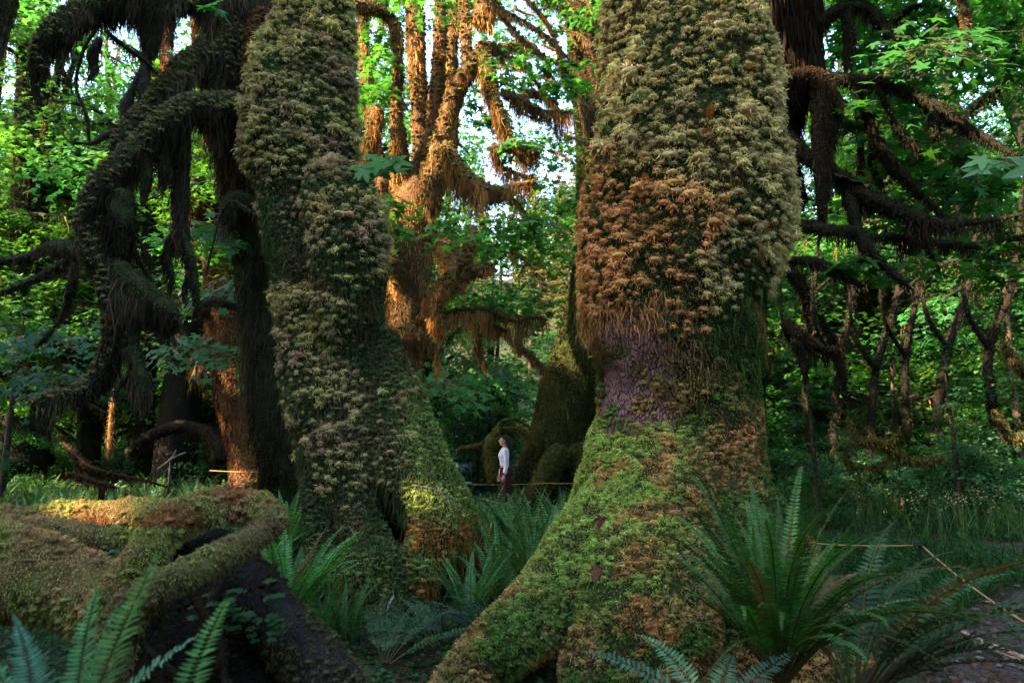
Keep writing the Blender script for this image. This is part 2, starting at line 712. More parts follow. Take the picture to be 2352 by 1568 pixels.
def trail_mask(x, y, pad=0.0):
    m = np.zeros(len(x), bool)
    for T in TRAILS:
        A = catmull(T, 12)
        for a in A:
            m |= (x - a[0]) ** 2 + (y - a[1]) ** 2 < (a[2] * 0.85 + pad) ** 2
    return m


# loose stones on the trail: too many to count
def trail_stones():
    rg = rs(77)
    mb = MB()
    A = catmull(TRAILS[0], 10)
    n = 5000
    k = rg.integers(0, len(A), n)
    x = A[k, 0] + rg.normal(0, 0.5, n)
    y = A[k, 1] + rg.normal(0, 0.5, n)
    z = gh(x, y) + 0.04
    s = rg.uniform(0.008, 0.024, n)
    oc = np.array([[1, 0, 0], [0, 1, 0], [-1, 0, 0], [0, -1, 0], [.5, .5, .8], [-.5, .5, .8], [-.5, -.5, .8], [.5, -.5, .8]])
    FF = np.array([[0, 1, 5, 4], [1, 2, 6, 5], [2, 3, 7, 6], [3, 0, 4, 7], [4, 5, 6, 7]])
    a = rg.uniform(0, 6.28, n)
    ca, sa = np.cos(a), np.sin(a)
    o = oc[None] * rg.uniform(0.6, 1.3, (n, 8, 1))
    V = np.stack([o[..., 0] * ca[:, None] * 1.4 - o[..., 1] * sa[:, None], o[..., 0] * sa[:, None] * 1.4 + o[..., 1] * ca[:, None], o[..., 2] * 0.7], -1)
    V = V * s[:, None, None] + np.stack([x, y, z], 1)[:, None]
    F = FF[None] + (np.arange(n) * 8)[:, None, None]
    mb.add(V.reshape(-1, 3), F.reshape(-1, 4), np.repeat(jit((0.08, 0.062, 0.062), n, rg, 0.35, 0.08), 8, 0))
    tag(mb.build('gravel_stones', M_PLAIN), 'loose grey brown stones scattered over the gravel trail', 'gravel', kind='stuff')


trail_stones()


# ------------------------------------------------------------------ ferns
def frond(mb, base, az, L, l0, l1, npair, pw, rg, col, curl=0.0, stem=(0.09, 0.07, 0.03), roll=0.0, seg2=False, bare=0.12):
    ns = npair
    t = (np.arange(ns) + 0.5) / ns
    th = l0 + (l1 - l0) * t ** 1.3
    if curl:
        th = th + curl * np.clip((t - 0.86) / 0.14, 0, 1) ** 1.5
    h = np.array([math.cos(az), math.sin(az), 0])
    up = np.array([0, 0, 1.0])
    lat = np.cross(h, up)
    sway = rg.normal(0, 0.25)
    h2 = nrm(h[None] + lat[None] * (sway * t ** 2)[:, None])
    T = h2 * np.sin(th)[:, None] + up * np.cos(th)[:, None]
    step = L / ns * np.where(t > 0.86, 0.75 if curl else 1, 1)
    Pn = np.asarray(base) + np.cumsum(T * step[:, None], 0)
    Nn = nrm(np.cross(T, np.cross(up, T) + 1e-6) * -1 + 0)
    LT = nrm(np.cross(T, up) + lat * 1e-3)
    Nn = np.cross(LT, T)
    if roll:
        LT = LT * math.cos(roll) + Nn * math.sin(roll)
        Nn = np.cross(LT, T)
    tt = np.clip((t - bare) / (1 - bare), 0, 1)
    pl = pw * np.clip(tt / 0.16, 0, 1) ** 0.6 * np.clip(1 - tt ** 2.6, 0.05, 1) * (0.35 + 0.65 * (1 - tt) ** 0.5)
    pl = pl * rg.uniform(0.9, 1.08, ns) * (t > bare)
    w = L / ns * 0.46
    Vs, Cs = [], []
    fold = rg.uniform(-0.1, 0.4, (len(t), 1))
    for sgn in (-1, 1):
        dirv = nrm(LT * sgn + T * 0.22 + Nn * fold * 1.0)
        tipd = nrm(LT * sgn + T * 0.38 - Nn * 0.25)
        a = Pn
        m1 = Pn + dirv * (pl * 0.3)[:, None] + T * w
        m2 = Pn + dirv * (pl * 0.3)[:, None] - T * w * 0.9
        if seg2:
            e = Pn + dirv * (pl * 0.66)[:, None]
            e1, e2 = e + T * w * 0.62, e - T * w * 0.5
            tp = e + tipd * (pl * 0.36)[:, None]
            Vs.append(np.stack([a, m2, e2, tp, e1, m1], 1))
        else:
            tp = Pn + dirv * (pl * 0.5)[:, None] + tipd * (pl * 0.5)[:, None]
            Vs.append(np.stack([a, m2, tp, m1], 1))
    V = np.concatenate(Vs)
    k = V.shape[1]
    i = np.arange(len(V))[:, None] * k
    F = np.concatenate([i + np.array([[0, 1, 2, 5]]), i + np.array([[5, 2, 3, 4]])]) if seg2 else i + np.array([[0, 1, 2, 3]])
    C = np.asarray(col) * rg.uniform(0.85, 1.15) * np.ones((len(V), 1))
    C = C * rg.uniform(0.7, 1.3, (len(V), 1))
    mb.add(V.reshape(-1, 3), F, np.repeat(C, k, 0))
    # rachis, a thin three-sided stem
    R = np.vstack([np.asarray(base)[None], Pn])
    rr = np.linspace(0.006, 0.0016, len(R)) * max(L, 0.5)
    Tt = np.vstack([T[:1], T])
    Lt = np.vstack([LT[:1], LT])
    Nt = np.cross(Lt, Tt)
    ring = np.stack([R + Lt * rr[:, None], R + Nt * rr[:, None], R - Lt * rr[:, None], R - Nt * rr[:, None]], 1)
    mb.add(ring.reshape(-1, 3), ring_faces(len(R), 4), stem)


def fern_mesh(seed, n, L, npair, pw, col, spread=(0.35, 1.5), curlp=0.3, seg2=False):
    rg = rs(seed)
    mb = MB()
    for i in range(n):
        az = i / n * 2 * math.pi * 2.618 + rg.normal(0, 0.3)
        u = i / n
        l0 = spread[0] * (0.3 + 0.9 * u)
        l1 = l0 + spread[1] * (0.45 + 0.65 * u) * rg.uniform(0.7, 1.2)
        Lf = L * rg.uniform(0.7, 1.12)
        c = curlp > rg.random()
        b = np.array([math.cos(az), math.sin(az), 0]) * 0.05
        old = rg.random() < .08
        if old:
            l0, l1 = l0 + .5, l1 + .7
        frond(mb, b, az, Lf, l0, l1, npair, pw * L, rg, (0.13, 0.075, 0.03) if old else jit(col, 1, rg, 0.2, 0.08)[0], 2.6 if c else 0, seg2=seg2)
    return mb


G_FERN = (0.030, 0.105, 0.032)
G_FERN2 = (0.05, 0.13, 0.035)
FERN_GROUP = 'sword ferns growing across the forest floor'
ferns_proto = []


def single_fern(name, label, base, n, L, npair, pw, col, seed, rotz=0, group=None, **kw):
    o = fern_mesh(seed, n, L, npair, pw, col, **kw).build(name, M_FERN)
    o.location = base
    o.rotation_euler = (0, 0, rotz)
    tag(o, label, 'fern', group)
    return o


def fern_fronds(label, base, specs, npair, col, seed, seg2=True, group=None):
    """close fern: every frond a part. spec = (azimuth deg, length, lean0, lean1, pinna length, curl)"""
    rg = rs(seed)
    r = empty('sword_fern', base)
    tag(r, label, 'fern', group)
    for q, s in enumerate(specs):
        mb = MB()
        az = math.radians(s[0])
        b = np.array([math.cos(az), math.sin(az), 0]) * 0.04
        frond(mb, b, az, s[1], s[2], s[3], npair, s[4], rg, (0.11, 0.065, 0.028) if (len(specs) > 12 and q % 11 == 10) else jit(col, 1, rg, 0.2, 0.08)[0], s[5], seg2=seg2, roll=rg.normal(0, 0.28), bare=.16)
        o = mb.build('frond', M_FERN, None)
        o.parent = r
    return r


# ------------------------------------------------------------------ trees with moss: shared tools
class Tree:
    """gathers wood, moss, hanging moss and leaves of one tree, then links them as its parts"""

    def __init__(self, name, label, loc, cat='tree', group=None):
        self.root = empty(name, loc)
        self.loc = loc
        tag(self.root, label, cat, group)
        self.mb = {}
        self.own = []

    def g(self, k):
        if k in ('limb', 'root', 'trunk', 'twig'):
            m = MB()
            self.own.append((k, m))
            return m
        if k not in self.mb:
            self.mb[k] = MB()
        return self.mb[k]

    def finish(self, mats):
        for k, mb in self.own + list(self.mb.items()):
            if not mb.V:
                continue
            m, smooth = mats[k]
            o = mb.build(k, m, self.root, smooth, loc=self.loc)
            if k in ('moss', 'hanging_moss', 'fern_fronds'):
                o['kind'] = 'stuff'
        return self.root


MATS = {'trunk': (M_MBASE, True), 'bare_bark': (M_FURROW, True), 'limb': (M_MBASE, True), 'moss': (M_MOSS, False), 'hanging_moss': (M_HANG, False),
        'crown': (M_LEAF, False), 'root': (M_MBASE, True), 'fern_fronds': (M_FERN, False), 'foliage': (M_LEAF, False),
        'wood_skin': (M_BARK, True), 'stem': (M_BARK, True), 'twig': (M_BARK, True)}


def facing(Q, N, lim=-0.35):
    c = nrm(np.array([0, 0, CAMZ]) - Q)
    return (c * N).sum(1) > lim


def mossy(tr, part, V, F, col, rg, dens=3000, ln=0.03, wd=0.008, tuft=0, tsize=0.05, tcol=None, hang=0, hl=0.5, hcol=None, hw=0.02, hcl=5, seed=0, up_only=False, keep=None):
    Q, N = sample(V, F, int(area(V, F) * dens), rg)
    k = facing(Q, N)
    if up_only:
        k &= N[:, 2] > -0.3
    Q, N = Q[k], N[k]
    if keep is not None and len(Q):
        kk = keep(Q) > rg.random(len(Q))
        Q, N = Q[kk], N[kk]
    c = col(Q) if callable(col) else np.tile(col, (len(Q), 1))
    blades(tr.g('moss'), Q, N, ln, wd, jit(c, len(Q), rg, 0.3, 0.12), rg)
    if tuft:
        Q, N = sample(V, F, int(area(V, F) * tuft * 3), rg)
        k = facing(Q, N) & (N[:, 2] > -0.4)
        Q, N = Q[k], N[k]
        if len(Q):
            kp = thin(Q, tsize * 0.95)
            Q, N = Q[kp], N[kp]
            c = tcol(Q) if callable(tcol) else np.tile(tcol, (len(Q), 1))
            tufts(tr.g('moss'), Q, N, tsize, jit(c, len(Q), rg, 0.2, 0.1), rg, nb=16)
    if hang:
        hangfrom(tr.g('hanging_moss'), V, F, hang, hl, hw, hcol, rg, cl=hcl, seed=seed)

# ------------------------------------------------------------------ the two great moss-clad maples
def loft(prof, D, seg=72, sub=6, bump=0.05, bs=2.0, seed=0):
    pts, rad = [], []
    for y, a, b in prof:
        pts.append(P((a + b) / 2, y, D))
        rad.append((b - a) / 2 * D / FP)
    return tube(pts, rad, seg, sub, bump, bs, seed, cap=False)


def add_lumps(V, amp, sc, seed):
    c = np.array([V[:, 0].mean(), V[:, 1].mean(), 0])
    d = V - c
    d[:, 2] = 0
    d = nrm(d)
    return V + d * ((fbm(V, sc, seed, 2) - 0.5) * 2 * amp)[:, None]


OLIVE = np.array([0.56, 0.48, 0.20])
RUST = np.array([0.68, 0.35, 0.13])
GREENM = np.array([0.040, 0.075, 0.015])
LIME = np.array([0.15, 0.21, 0.04])
SHADEDMOSS = np.array([0.030, 0.038, 0.014])  # base moss, darkened so the gaps between tufts read as shade


def right_maple():
    rg = rs(11)
    base = P(1560, 1469, 5.6)
    T = Tree('mossy_maple', 'huge moss covered maple trunk filling the centre right, with a purple bare bark patch', (base[0], base[1], 0))
    D = 5.6
    V, F = loft([(-330, 1400, 1700), (-120, 1392, 1722), (0, 1388, 1738), (100, 1378, 1766), (200, 1376, 1782), (300, 1376, 1796), (400, 1356, 1806), (480, 1335, 1805),
                 (560, 1332, 1786), (620, 1330, 1770), (690, 1338, 1748), (760, 1362, 1740), (860, 1380, 1736), (940, 1384, 1736), (1000, 1376, 1740),
                 (1080, 1352, 1745), (1150, 1330, 1755), (1220, 1300, 1790), (1300, 1275, 1840), (1380, 1240, 1890), (1470, 1200, 1940), (1580, 1150, 1990), (1700, 1130, 2020)],
                D, 90, 7, 0.03, 1.5, 3)
    V = add_lumps(V, 0.06, 2.2, 5)
    V = add_lumps(V, 0.035, 6, 6)
    # push the bare patch in a little
    px, py = proj(V)
    front = V[:, 1] < D
    patch = sm(0, 45, px - 1350) * sm(0, 60, 1565 - px) * sm(0, 70, py - 670) * sm(0, 60, 1020 - py) * front
    T_surf = [(V, F)]
    col = np.tile(SHADEDMOSS, (len(V), 1)) * 0.9 + patch[:, None] * np.array([0.0, -0.0, 0.0])
    bare = patch > 0.02
    fb = bare[F].all(1)
    T.g('trunk').add(V, F[~fb], col)
    pv = np.tile(np.array([0.20, 0.095, 0.08]), (len(V), 1)) * (0.7 + 0.6 * fbm(V, 9, 4))[:, None]
    used = np.unique(F[fb])
    mp = -np.ones(len(V), int)
    mp[used] = np.arange(len(used))
    T.g('bare_bark').add(V[used], mp[F[fb]], pv[used])
    # buttress roots
    for i, L in enumerate([
            [(1470, 1120, 5.3, 90), (1380, 1260, 5.0, 110), (1290, 1370, 4.7, 92), (1190, 1450, 4.4, 74), (1090, 1530, 4.15, 56), (1010, 1620, 3.9, 42), (900, 1720, 3.7, 30)],
            [(1540, 1050, 5.3, 110), (1520, 1220, 4.95, 150), (1490, 1380, 4.6, 160), (1450, 1520, 4.3, 150), (1420, 1700, 4.0, 120)],
            [(1650, 1080, 5.3, 90), (1700, 1260, 5.0, 130), (1760, 1420, 4.7, 140), (1830, 1580, 4.4, 120), (1900, 1700, 4.2, 90)]]):
        p, r = ppath(L)
        V2, F2 = tube(p, r, 34, 9, 0.10, 2.5, 40 + i)
        V2 = V2 + (fbm(V2, 5, 8, 2) - 0.5)[:, None] * 0.05
        T.g('root').add(V2, F2, SHADEDMOSS)
        T_surf.append((V2, F2))

    def keep_tuft(Q):
        x, y = proj(Q)
        k = 1 - sm(655, 740, y + (x - 1500) * 0.12 + (fbm(Q, 3.2, 23) - .5) * 230)
        # ragged gap of darker moss in the lower right
        k = k * (1 - 0.85 * sm(0, 60, y - 520) * sm(1640, 1700, x) * (1 - sm(1735, 1765, x)))
        return k * (0.12 + 0.88 * sm(0.30, 0.46, fbm(Q, 4.0, 21)))

    def is_bare(Q):
        x, y = proj(Q)
        return sm(0, 18, x - 1372 - 30 * (vnoise(Q, 12, 3) - .5)) * sm(0, 25, 1520 + 60 * (vnoise(Q, 9, 5) - 0.5) - x) * (1 - .9 * sm(.56, .62, fbm(Q, 7, 77))) * sm(0, 40, y - 695) * sm(0, 30, 990 - y + 70 * (vnoise(Q, 8, 7) - .5)) * (Q[:, 1] < D)

    def tcol(Q):
        x, y = proj(Q)
        w = sm(290, 480, y + (1400 - x) * 0.22) * (1 - sm(1560, 1700, x + (fbm(Q, 2.2, 31) - 0.5) * 300))
        w = np.clip(w * 1.15 + 0.5 * (fbm(Q, 3, 33) - 0.5), 0, 1)
        return OLIVE * (1 - w[:, None]) + RUST * w[:, None]

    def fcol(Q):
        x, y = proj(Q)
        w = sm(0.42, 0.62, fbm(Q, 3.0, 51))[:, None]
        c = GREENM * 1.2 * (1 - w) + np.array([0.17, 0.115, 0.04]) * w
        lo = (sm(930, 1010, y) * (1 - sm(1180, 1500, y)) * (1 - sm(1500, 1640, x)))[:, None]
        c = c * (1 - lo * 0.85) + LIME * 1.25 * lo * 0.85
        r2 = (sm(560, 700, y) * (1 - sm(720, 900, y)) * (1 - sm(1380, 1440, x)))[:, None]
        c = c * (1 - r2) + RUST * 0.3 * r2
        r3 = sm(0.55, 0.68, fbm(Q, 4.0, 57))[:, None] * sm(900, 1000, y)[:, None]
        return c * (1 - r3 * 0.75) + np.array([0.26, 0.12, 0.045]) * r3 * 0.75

    m = T.g('moss')
    for si, (V1, F1) in enumerate(T_surf):
        # fine moss everywhere
        Q, N = sample(V1, F1, int(area(V1, F1) * 5200), rg)
        k = facing(Q, N, -0.3)
        if si == 0:
            k &= (is_bare(Q) < rg.random(len(Q)) * 0.97)
        Q, N = Q[k], N[k]
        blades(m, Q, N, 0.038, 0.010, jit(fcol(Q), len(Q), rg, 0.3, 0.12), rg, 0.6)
        # leafy small shoots on the lower half
        Q, N = sample(V1, F1, int(area(V1, F1) * 900), rg)
        x, y = proj(Q)
        k = facing(Q, N, -0.3) & (rg.random(len(Q)) < sm(800, 980, y) * (0.25 + 0.75 * sm(.35, .55, fbm(Q, 5, 61))))
        if si == 0:
            k &= is_bare(Q) < 0.3
        Q, N = Q[k], N[k]
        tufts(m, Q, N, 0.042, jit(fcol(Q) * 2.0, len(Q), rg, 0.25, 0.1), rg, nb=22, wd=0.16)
    V1, F1 = T_surf[0]
    Q, N = sample(V1, F1, 45000, rg)
    k = facing(Q, N, -0.5) & (keep_tuft(Q) > rg.random(len(Q)))
    Q, N = Q[k], N[k]
    kp = thin(Q, 0.058)
    Q, N = Q[kp], N[kp]
    tufts(m, Q + N * 0.022, N, 0.052 * np.exp(rg.normal(0, .28, len(Q))) * (0.6 + 0.4 * np.clip(keep_tuft(Q) * 1.3, 0, 1)) * (0.5 + 1.0 * vnoise(Q, 9, 9)), jit(tcol(Q), len(Q), rg, 0.22, 0.045), rg, nb=66, wd=0.085)
    # stringy moss below the tufts
    Q, N = sample(V1, F1, 30000, rg)
    x, y = proj(Q)
    k = facing(Q, N, 0) & (rg.random(len(Q)) < sm(600, 720, y) * (1 - sm(860, 1000, y)) * np.maximum(sm(1490, 1560, x), (x < 1392))) & (is_bare(Q) < 0.3)
    Q, N = Q[k], N[k]
    strands(T.g('hanging_moss'), Q + N * 0.02, rg.uniform(0.04, 0.15, len(Q)), 0.007, jit(fcol(Q) * 1.1, len(Q), rg, 0.3, 0.15), rg, 4, 0.25)
    # fringe above the bark patch
    Q = np.array([P(rg.uniform(1340, 1530), rg.uniform(660, 745), 4.86) for _ in range(320)])
    Q[:, 1] = np.array([D - 0.745 * math.sqrt(max(0, 1 - ((q[0] - P(1550, 700, D)[0]) / 0.76) ** 2)) - 0.03 for q in Q])
    strands(T.g('hanging_moss'), Q, rg.uniform(0.03, 0.12, len(Q)), 0.006, jit(RUST * 0.6, len(Q), rg, 0.3, 0.1), rg, 3, 0.3)
    # little polypody fronds rooted in the moss
    fr = T.g('fern_fronds')
    spots = [(1500, 240), (1430, 290), (1440, 380), (1490, 440), (1700, 180), (1400, 190), (1540, 350), (1600, 330), (1560, 600), (1590, 610), (1690, 500),
             (1730, 540), (1370, 170), (1365, 260), (1370, 340), (1750, 600), (1620, 300), (1345, 480), (1480, 235), (1680, 175), (1800, 520)]
    for (sx, sy) in spots:
        cx = P(1560, sy, D)
        q = P(sx, sy, 4.9)
        rr = 0.8
        dx = np.clip(q[0] - cx[0], -rr * 0.98, rr * 0.98)
        q = np.array([cx[0] + dx, D - math.sqrt(rr * rr - dx * dx) * 0.98, q[2]])
        az = math.atan2(q[1] - D, q[0] - cx[0]) + rg.normal(0, 0.5)
        frond(fr, q, az, rg.uniform(0.16, 0.28), 0.9, rg.uniform(1.9, 2.6), 16, 0.045, rg, (0.10, 0.19, 0.115) if rg.random() < .75 else (.24, .09, .03), 0, bare=0.15, stem=(.15, .08, .03))
    # crown above the picture
    cr = T.g('crown')
    for k in range(9):
        c = np.array([base[0] + rg.uniform(0, 5.5), rg.uniform(4, 8), rg.uniform(8.5, 12)])
        Q, N = disc(c, rg.uniform(1.2, 2.0), 300, rg)
        leaves(cr, Q, N, 0.18, jit((0.04, 0.11, 0.025), len(Q), rg), rg, T_TRI)
    for k in range(6):
        c = np.array([base[0], base[1] + .2, 7.6 + k * 0.3])
        p = [c, c + np.array([rg.uniform(-1.5, 2.5), rg.uniform(-2, 1), 1.6]), c + np.array([rg.uniform(-3, 5), rg.uniform(-4, 1.5), 3.4])]
        V2, F2 = tube(p, [0.3, 0.16, 0.05], 10, 6, 0.2, 2, k)
        T.g('limb').add(V2, F2, SHADEDMOSS)
    T.finish(MATS)
    # fallen dry leaves caught in the moss: things of their own
    for i, (sx, sy, s, lab) in enumerate([(1572, 1520 - 4, .1, 'curled brown leaf lying on the root at the bottom of the big maple'), (1375, 1308, .085, 'large curled reddish dry leaf caught on the moss low on the big trunk'),
                                   (1605, 1330, .09, 'small pinkish dry leaf stuck in moss near the right of the big trunk'),
                                   (1382, 1192, .08, 'dark red dead leaf on the green moss halfway down the flare')]):
        mb = MB()
        q = P(sx, sy, 4.30 if i != 3 else 4.75)
        if i == 2:
            q = P(sx, sy, 4.35)
        if i == 3:
            q = P(sx, sy, 4.62)
        lv = T_MAPLE[0].copy()
        lv[:, 2] = -0.9 * (lv[:, 0] ** 2) + 0.2
        nn = nrm(np.array([-0.2, -0.9, 0.35]))
        X = nrm(np.cross(nn, np.array([0.3, 0, 1])))
        Y = np.cross(nn, X)
        V2 = lv[:, :1] * X * s + lv[:, 1:2] * Y * s + lv[:, 2:3] * nn * s
        mb.add(V2, T_MAPLE[1], (0.20, 0.075, 0.045) if i != 3 else (0.12, 0.02, 0.02))
        o = mb.build('dead_leaf', M_LEAF)
        o.location = q
        tag(o, lab, 'dead leaf', 'dry leaves caught on the right trunk')


right_maple()


def small_leaves():
    rg = rs(91)
    for (sx, sy, d) in [(1500, 1230, 4.68), (1460, 1340, 4.32), (1395, 1395, 4.36), (1590, 1400, 4.22), (1430, 1120, 4.72), (1540, 1460, 4.1), (1340, 1290, 4.85)]:
        mb = MB()
        s = rg.uniform(.04, .065)
        lv = T_MAPLE[0].copy()
        lv[:, 2] = -1.2 * lv[:, 0] ** 2 + .5 * lv[:, 1] ** 2
        nn = nrm(np.array([rg.normal(-.2, .3), -.9, .5]))
        X = nrm(np.cross(nn, np.array([rg.normal(0, 1), 0, 1])))
        Y = np.cross(nn, X)
        mb.add(lv[:, :1] * X * s + lv[:, 1:2] * Y * s + lv[:, 2:3] * nn * s, T_MAPLE[1], (.26, .13, .07))
        o = mb.build('dead_leaf', M_LEAF)
        o.location = P(sx, sy, d)
        tag(o, 'small tan withered leaf stuck in the moss of the right trunk flare', 'dead leaf', 'small withered leaves on the right trunk')


small_leaves()


def left_maple():
    rg = rs(12)
    D = 7.6
    base = P(860, 1330, D)
    T = Tree('mossy_maple', 'big moss tufted maple trunk left of centre with a hollow between its roots', (base[0], base[1], 0))
    V, F = loft([(-260, 660, 800), (-100, 648, 804), (0, 640, 806), (60, 628, 812), (120, 606, 810), (180, 580, 812), (260, 566, 815), (340, 562, 810), (400, 582, 802), (450, 598, 792), (520, 612, 795), (600, 628, 800), (680, 640, 810),
                 (760, 646, 830), (820, 652, 860), (880, 662, 915), (950, 678, 945), (1000, 700, 968), (1060, 722, 995), (1120, 742, 1010), (1180, 765, 1000), (1240, 790, 985)],
                D, 84, 7, 0.03, 1.5, 13)
    V = add_lumps(V, 0.06, 2.0, 15)
    V = add_lumps(V, 0.04, 5, 16)
    surf = [(V, F)]
    T.g('trunk').add(V, F, SHADEDMOSS)
    # the burl bulging on its right
    V2, F2 = tube(*ppath([(762, 402, 7.3, 30), (776, 440, 7.12, 78), (796, 520, 7.02, 86), (802, 610, 7.05, 82), (802, 700, 7.15, 76), (806, 780, 7.3, 68), (815, 870, 7.4, 62)]), 44, 9, 0.06, 2, 17)
    T.g('trunk').add(V2, F2, SHADEDMOSS)
    surf.append((V2, F2))
    roots = [
        [(840, 780, 7.5, 70), (868, 880, 7.4, 82), (915, 990, 7.3, 84), (965, 1080, 7.2, 74), (1020, 1160, 7.1, 56), (1075, 1220, 7.0, 38), (1120, 1280, 7.0, 26), (1150, 1350, 7, 15)],
        [(870, 950, 7.15, 74), (905, 1040, 6.95, 66), (945, 1120, 6.78, 54), (990, 1185, 6.62, 50), (995, 1245, 6.48, 52), (965, 1300, 6.35, 46), (930, 1360, 6.2, 38), (905, 1420, 6.1, 34), (880, 1490, 6.0, 30)],
        [(950, 1130, 6.8, 38), (1010, 1190, 6.7, 42), (1040, 1240, 6.65, 36), (1035, 1300, 6.6, 26)],
        [(800, 1000, 7.1, 85), (800, 1100, 6.95, 66), (820, 1180, 6.8, 48), (850, 1250, 6.65, 46), (880, 1310, 6.5, 40), (860, 1370, 6.4, 30)],
        [(740, 1020, 7.1, 50), (745, 1120, 7.0, 46), (750, 1190, 6.9, 36), (740, 1260, 6.8, 30), (720, 1340, 6.7, 24)],
        [(960, 1400, 6.3, 34), (900, 1440, 6.0, 50), (850, 1475, 5.9, 46), (780, 1480, 5.9, 30)],
    ]
    for i, L in enumerate(roots):
        V2, F2 = tube(*ppath(L), 30, 9, 0.14, 3, 60 + i)
        T.g('root').add(V2, F2, SHADEDMOSS)
        surf.append((V2, F2))
    # earth-filled hollow and mossy mound between the roots
    V2, F2 = tube(*ppath([(800, 1330, 6.5, 20), (835, 1310, 6.4, 66), (870, 1310, 6.35, 60), (905, 1330, 6.3, 20)]), 26, 6, 0.15, 3, 70)
    T.g('root').add(V2, F2, SHADEDMOSS)
    surf.append((V2, F2))

    def burlmask(x, y):
        return sm(410, 470, y) * (1 - sm(600, 680, y)) * sm(690, 760, x)

    def keep(Q):
        x, y = proj(Q)
        a = (1 - sm(370, 430, y)) * sm(5, 60, y + 40) * sm(560, 600, x + y * 0.1)
        b = burlmask(x, y)
        c = sm(630, 690, y) * (1 - sm(1000, 1190, y)) * (1 - sm(760, 850, x - (y - 800) * 0.12))
        d = sm(860, 920, y) * (1 - sm(1040, 1130, y)) * sm(860, 890, x) * (1 - sm(920, 960, x)) * 0.55
        e = 0.35 * sm(400, 460, y) * (1 - sm(480, 560, y))
        k = np.maximum.reduce([a, b, c, d, e])
        return k * (0.12 + 0.88 * sm(0.32, 0.48, fbm(Q, 3.4, 71)))

    def fcol(Q):
        x, y = proj(Q)
        w = sm(0.44, 0.6, fbm(Q, 2.6, 73))[:, None]
        c = np.array([0.050, 0.078, 0.026]) * (1 - w) + np.array([0.095, 0.085, 0.036]) * w
        lo = (sm(800, 1000, y) * sm(860, 930, x - (y - 850) * .15) + sm(1240, 1290, y) * 0.5 * (1 - sm(880, 910, x)))[:, None].clip(0, 1)  # paler green stands in for light on the flare ridge
        c = c * (1 - lo) + np.array([0.17, 0.22, 0.055]) * lo
        og = (sm(1170, 1215, y) * sm(930, 955, x) * (1 - sm(1380, 1440, y)))[:, None]  # orange of the sunlit patch worked into the root's moss colour
        og = og * sm(.38, .55, fbm(Q, 5, 15))[:, None]
        return c * (1 - og) + np.array([0.24, 0.12, 0.03]) * og

    m = T.g('moss')
    for si, (V1, F1) in enumerate(surf):
        Q, N = sample(V1, F1, int(area(V1, F1) * 4200), rg)
        k = facing(Q, N, -0.3)
        Q, N = Q[k], N[k]
        blades(m, Q, N, 0.045, 0.012, jit(fcol(Q), len(Q), rg, 0.3, 0.12), rg, 0.7)
        Q, N = sample(V1, F1, int(area(V1, F1) * 1500), rg)
        x, y = proj(Q)
        k = facing(Q, N, -0.2) & (rg.random(len(Q)) < sm(370, 560, y) * 0.8 + 0.1)
        Q, N = Q[k], N[k]
        strands(T.g('hanging_moss'), Q + N * 0.02, rg.uniform(0.04, 0.2, len(Q)), 0.010, jit(fcol(Q) * 0.95, len(Q), rg, 0.3, 0.12), rg, 3, 0.25)
    for V1, F1 in surf[:6]:
        Q, N = sample(V1, F1, int(area(V1, F1) * 1500), rg)
        k = facing(Q, N, -0.5) & (keep(Q) > rg.random(len(Q)))
        Q, N = Q[k], N[k]
        kp = thin(Q, 0.072)
        Q, N = Q[kp], N[kp]
        w = sm(0.45, 0.7, fbm(Q, 2.5, 75))[:, None]
        c = OLIVE * (.86, .9, .8) * (1 - w) + np.array([0.44, 0.32, 0.18]) * w
        tufts(m, Q + N * 0.028, N, 0.064 * np.exp(rg.normal(0, .28, len(Q))) * (0.45 + 0.55 * np.clip(keep(Q) * 1.3, 0, 1)) * (0.5 + 1.0 * vnoise(Q, 9, 9)), jit(c, len(Q), rg, 0.22, 0.045), rg, nb=58, wd=0.09)
    for V1, F1 in surf:
        Q, N = sample(V1, F1, int(area(V1, F1) * 1300), rg)
        k = facing(Q, N, -.3) & (keep(Q) < .5) & (fbm(Q, 3.5, 81) > .42)
        Q, N = Q[k], N[k]
        kp = thin(Q, .045)
        Q, N = Q[kp], N[kp]
        tufts(m, Q + N * .01, N, .042 * rg.uniform(.6, 1.4, len(Q)), jit(fcol(Q) * 1.8, len(Q), rg, .25, .08), rg, nb=24, wd=.14)
    # hanging moss off the right root, with the sunlight's orange in its colour
    n = 1500
    Q, N = sample(*surf[4], n, rg)
    Q2, N2 = sample(*surf[3], n * 2, rg)
    x, y = proj(Q2)
    k = (x > 930) & (y > 1180) & (y < 1360)
    Q = np.vstack([Q, Q2[k]])
    wq = sm(.42, .6, fbm(Q, 5, 15))[:, None]
    cq = np.array([.07, .09, .02]) * (1 - wq) + np.array([.22, .11, .028]) * wq
    strands(T.g('hanging_moss'), Q, rg.uniform(0.05, 0.32, len(Q)) * (.3 + wq[:, 0]), 0.007, jit(cq, len(Q), rg, 0.35, 0.12), rg, 4, 0.35)
    tufts(m, Q[:1400], np.tile([0, -.7, .6], (len(Q[:1400]), 1)), 0.035, jit(cq[:1400] * 1.2, len(Q[:1400]), rg, 0.3, 0.1), rg, nb=12, wd=.16)
    # grass and herbs on the shelf of the root
    n = 420
    Q, N = sample(*surf[2], n * 5, rg)
    k = (N[:, 2] > 0.35) & (proj(Q)[1] > 930)
    Q, N = Q[k][:n], N[k][:n]
    blades(T.g('foliage'), Q, nrm(N + [0, -.2, .8]), 0.2, 0.009, jit((0.06, 0.14, 0.03), len(Q), rg, 0.25, 0.1), rg, 0.9, 0.5)
    fr = T.g('fern_fronds')
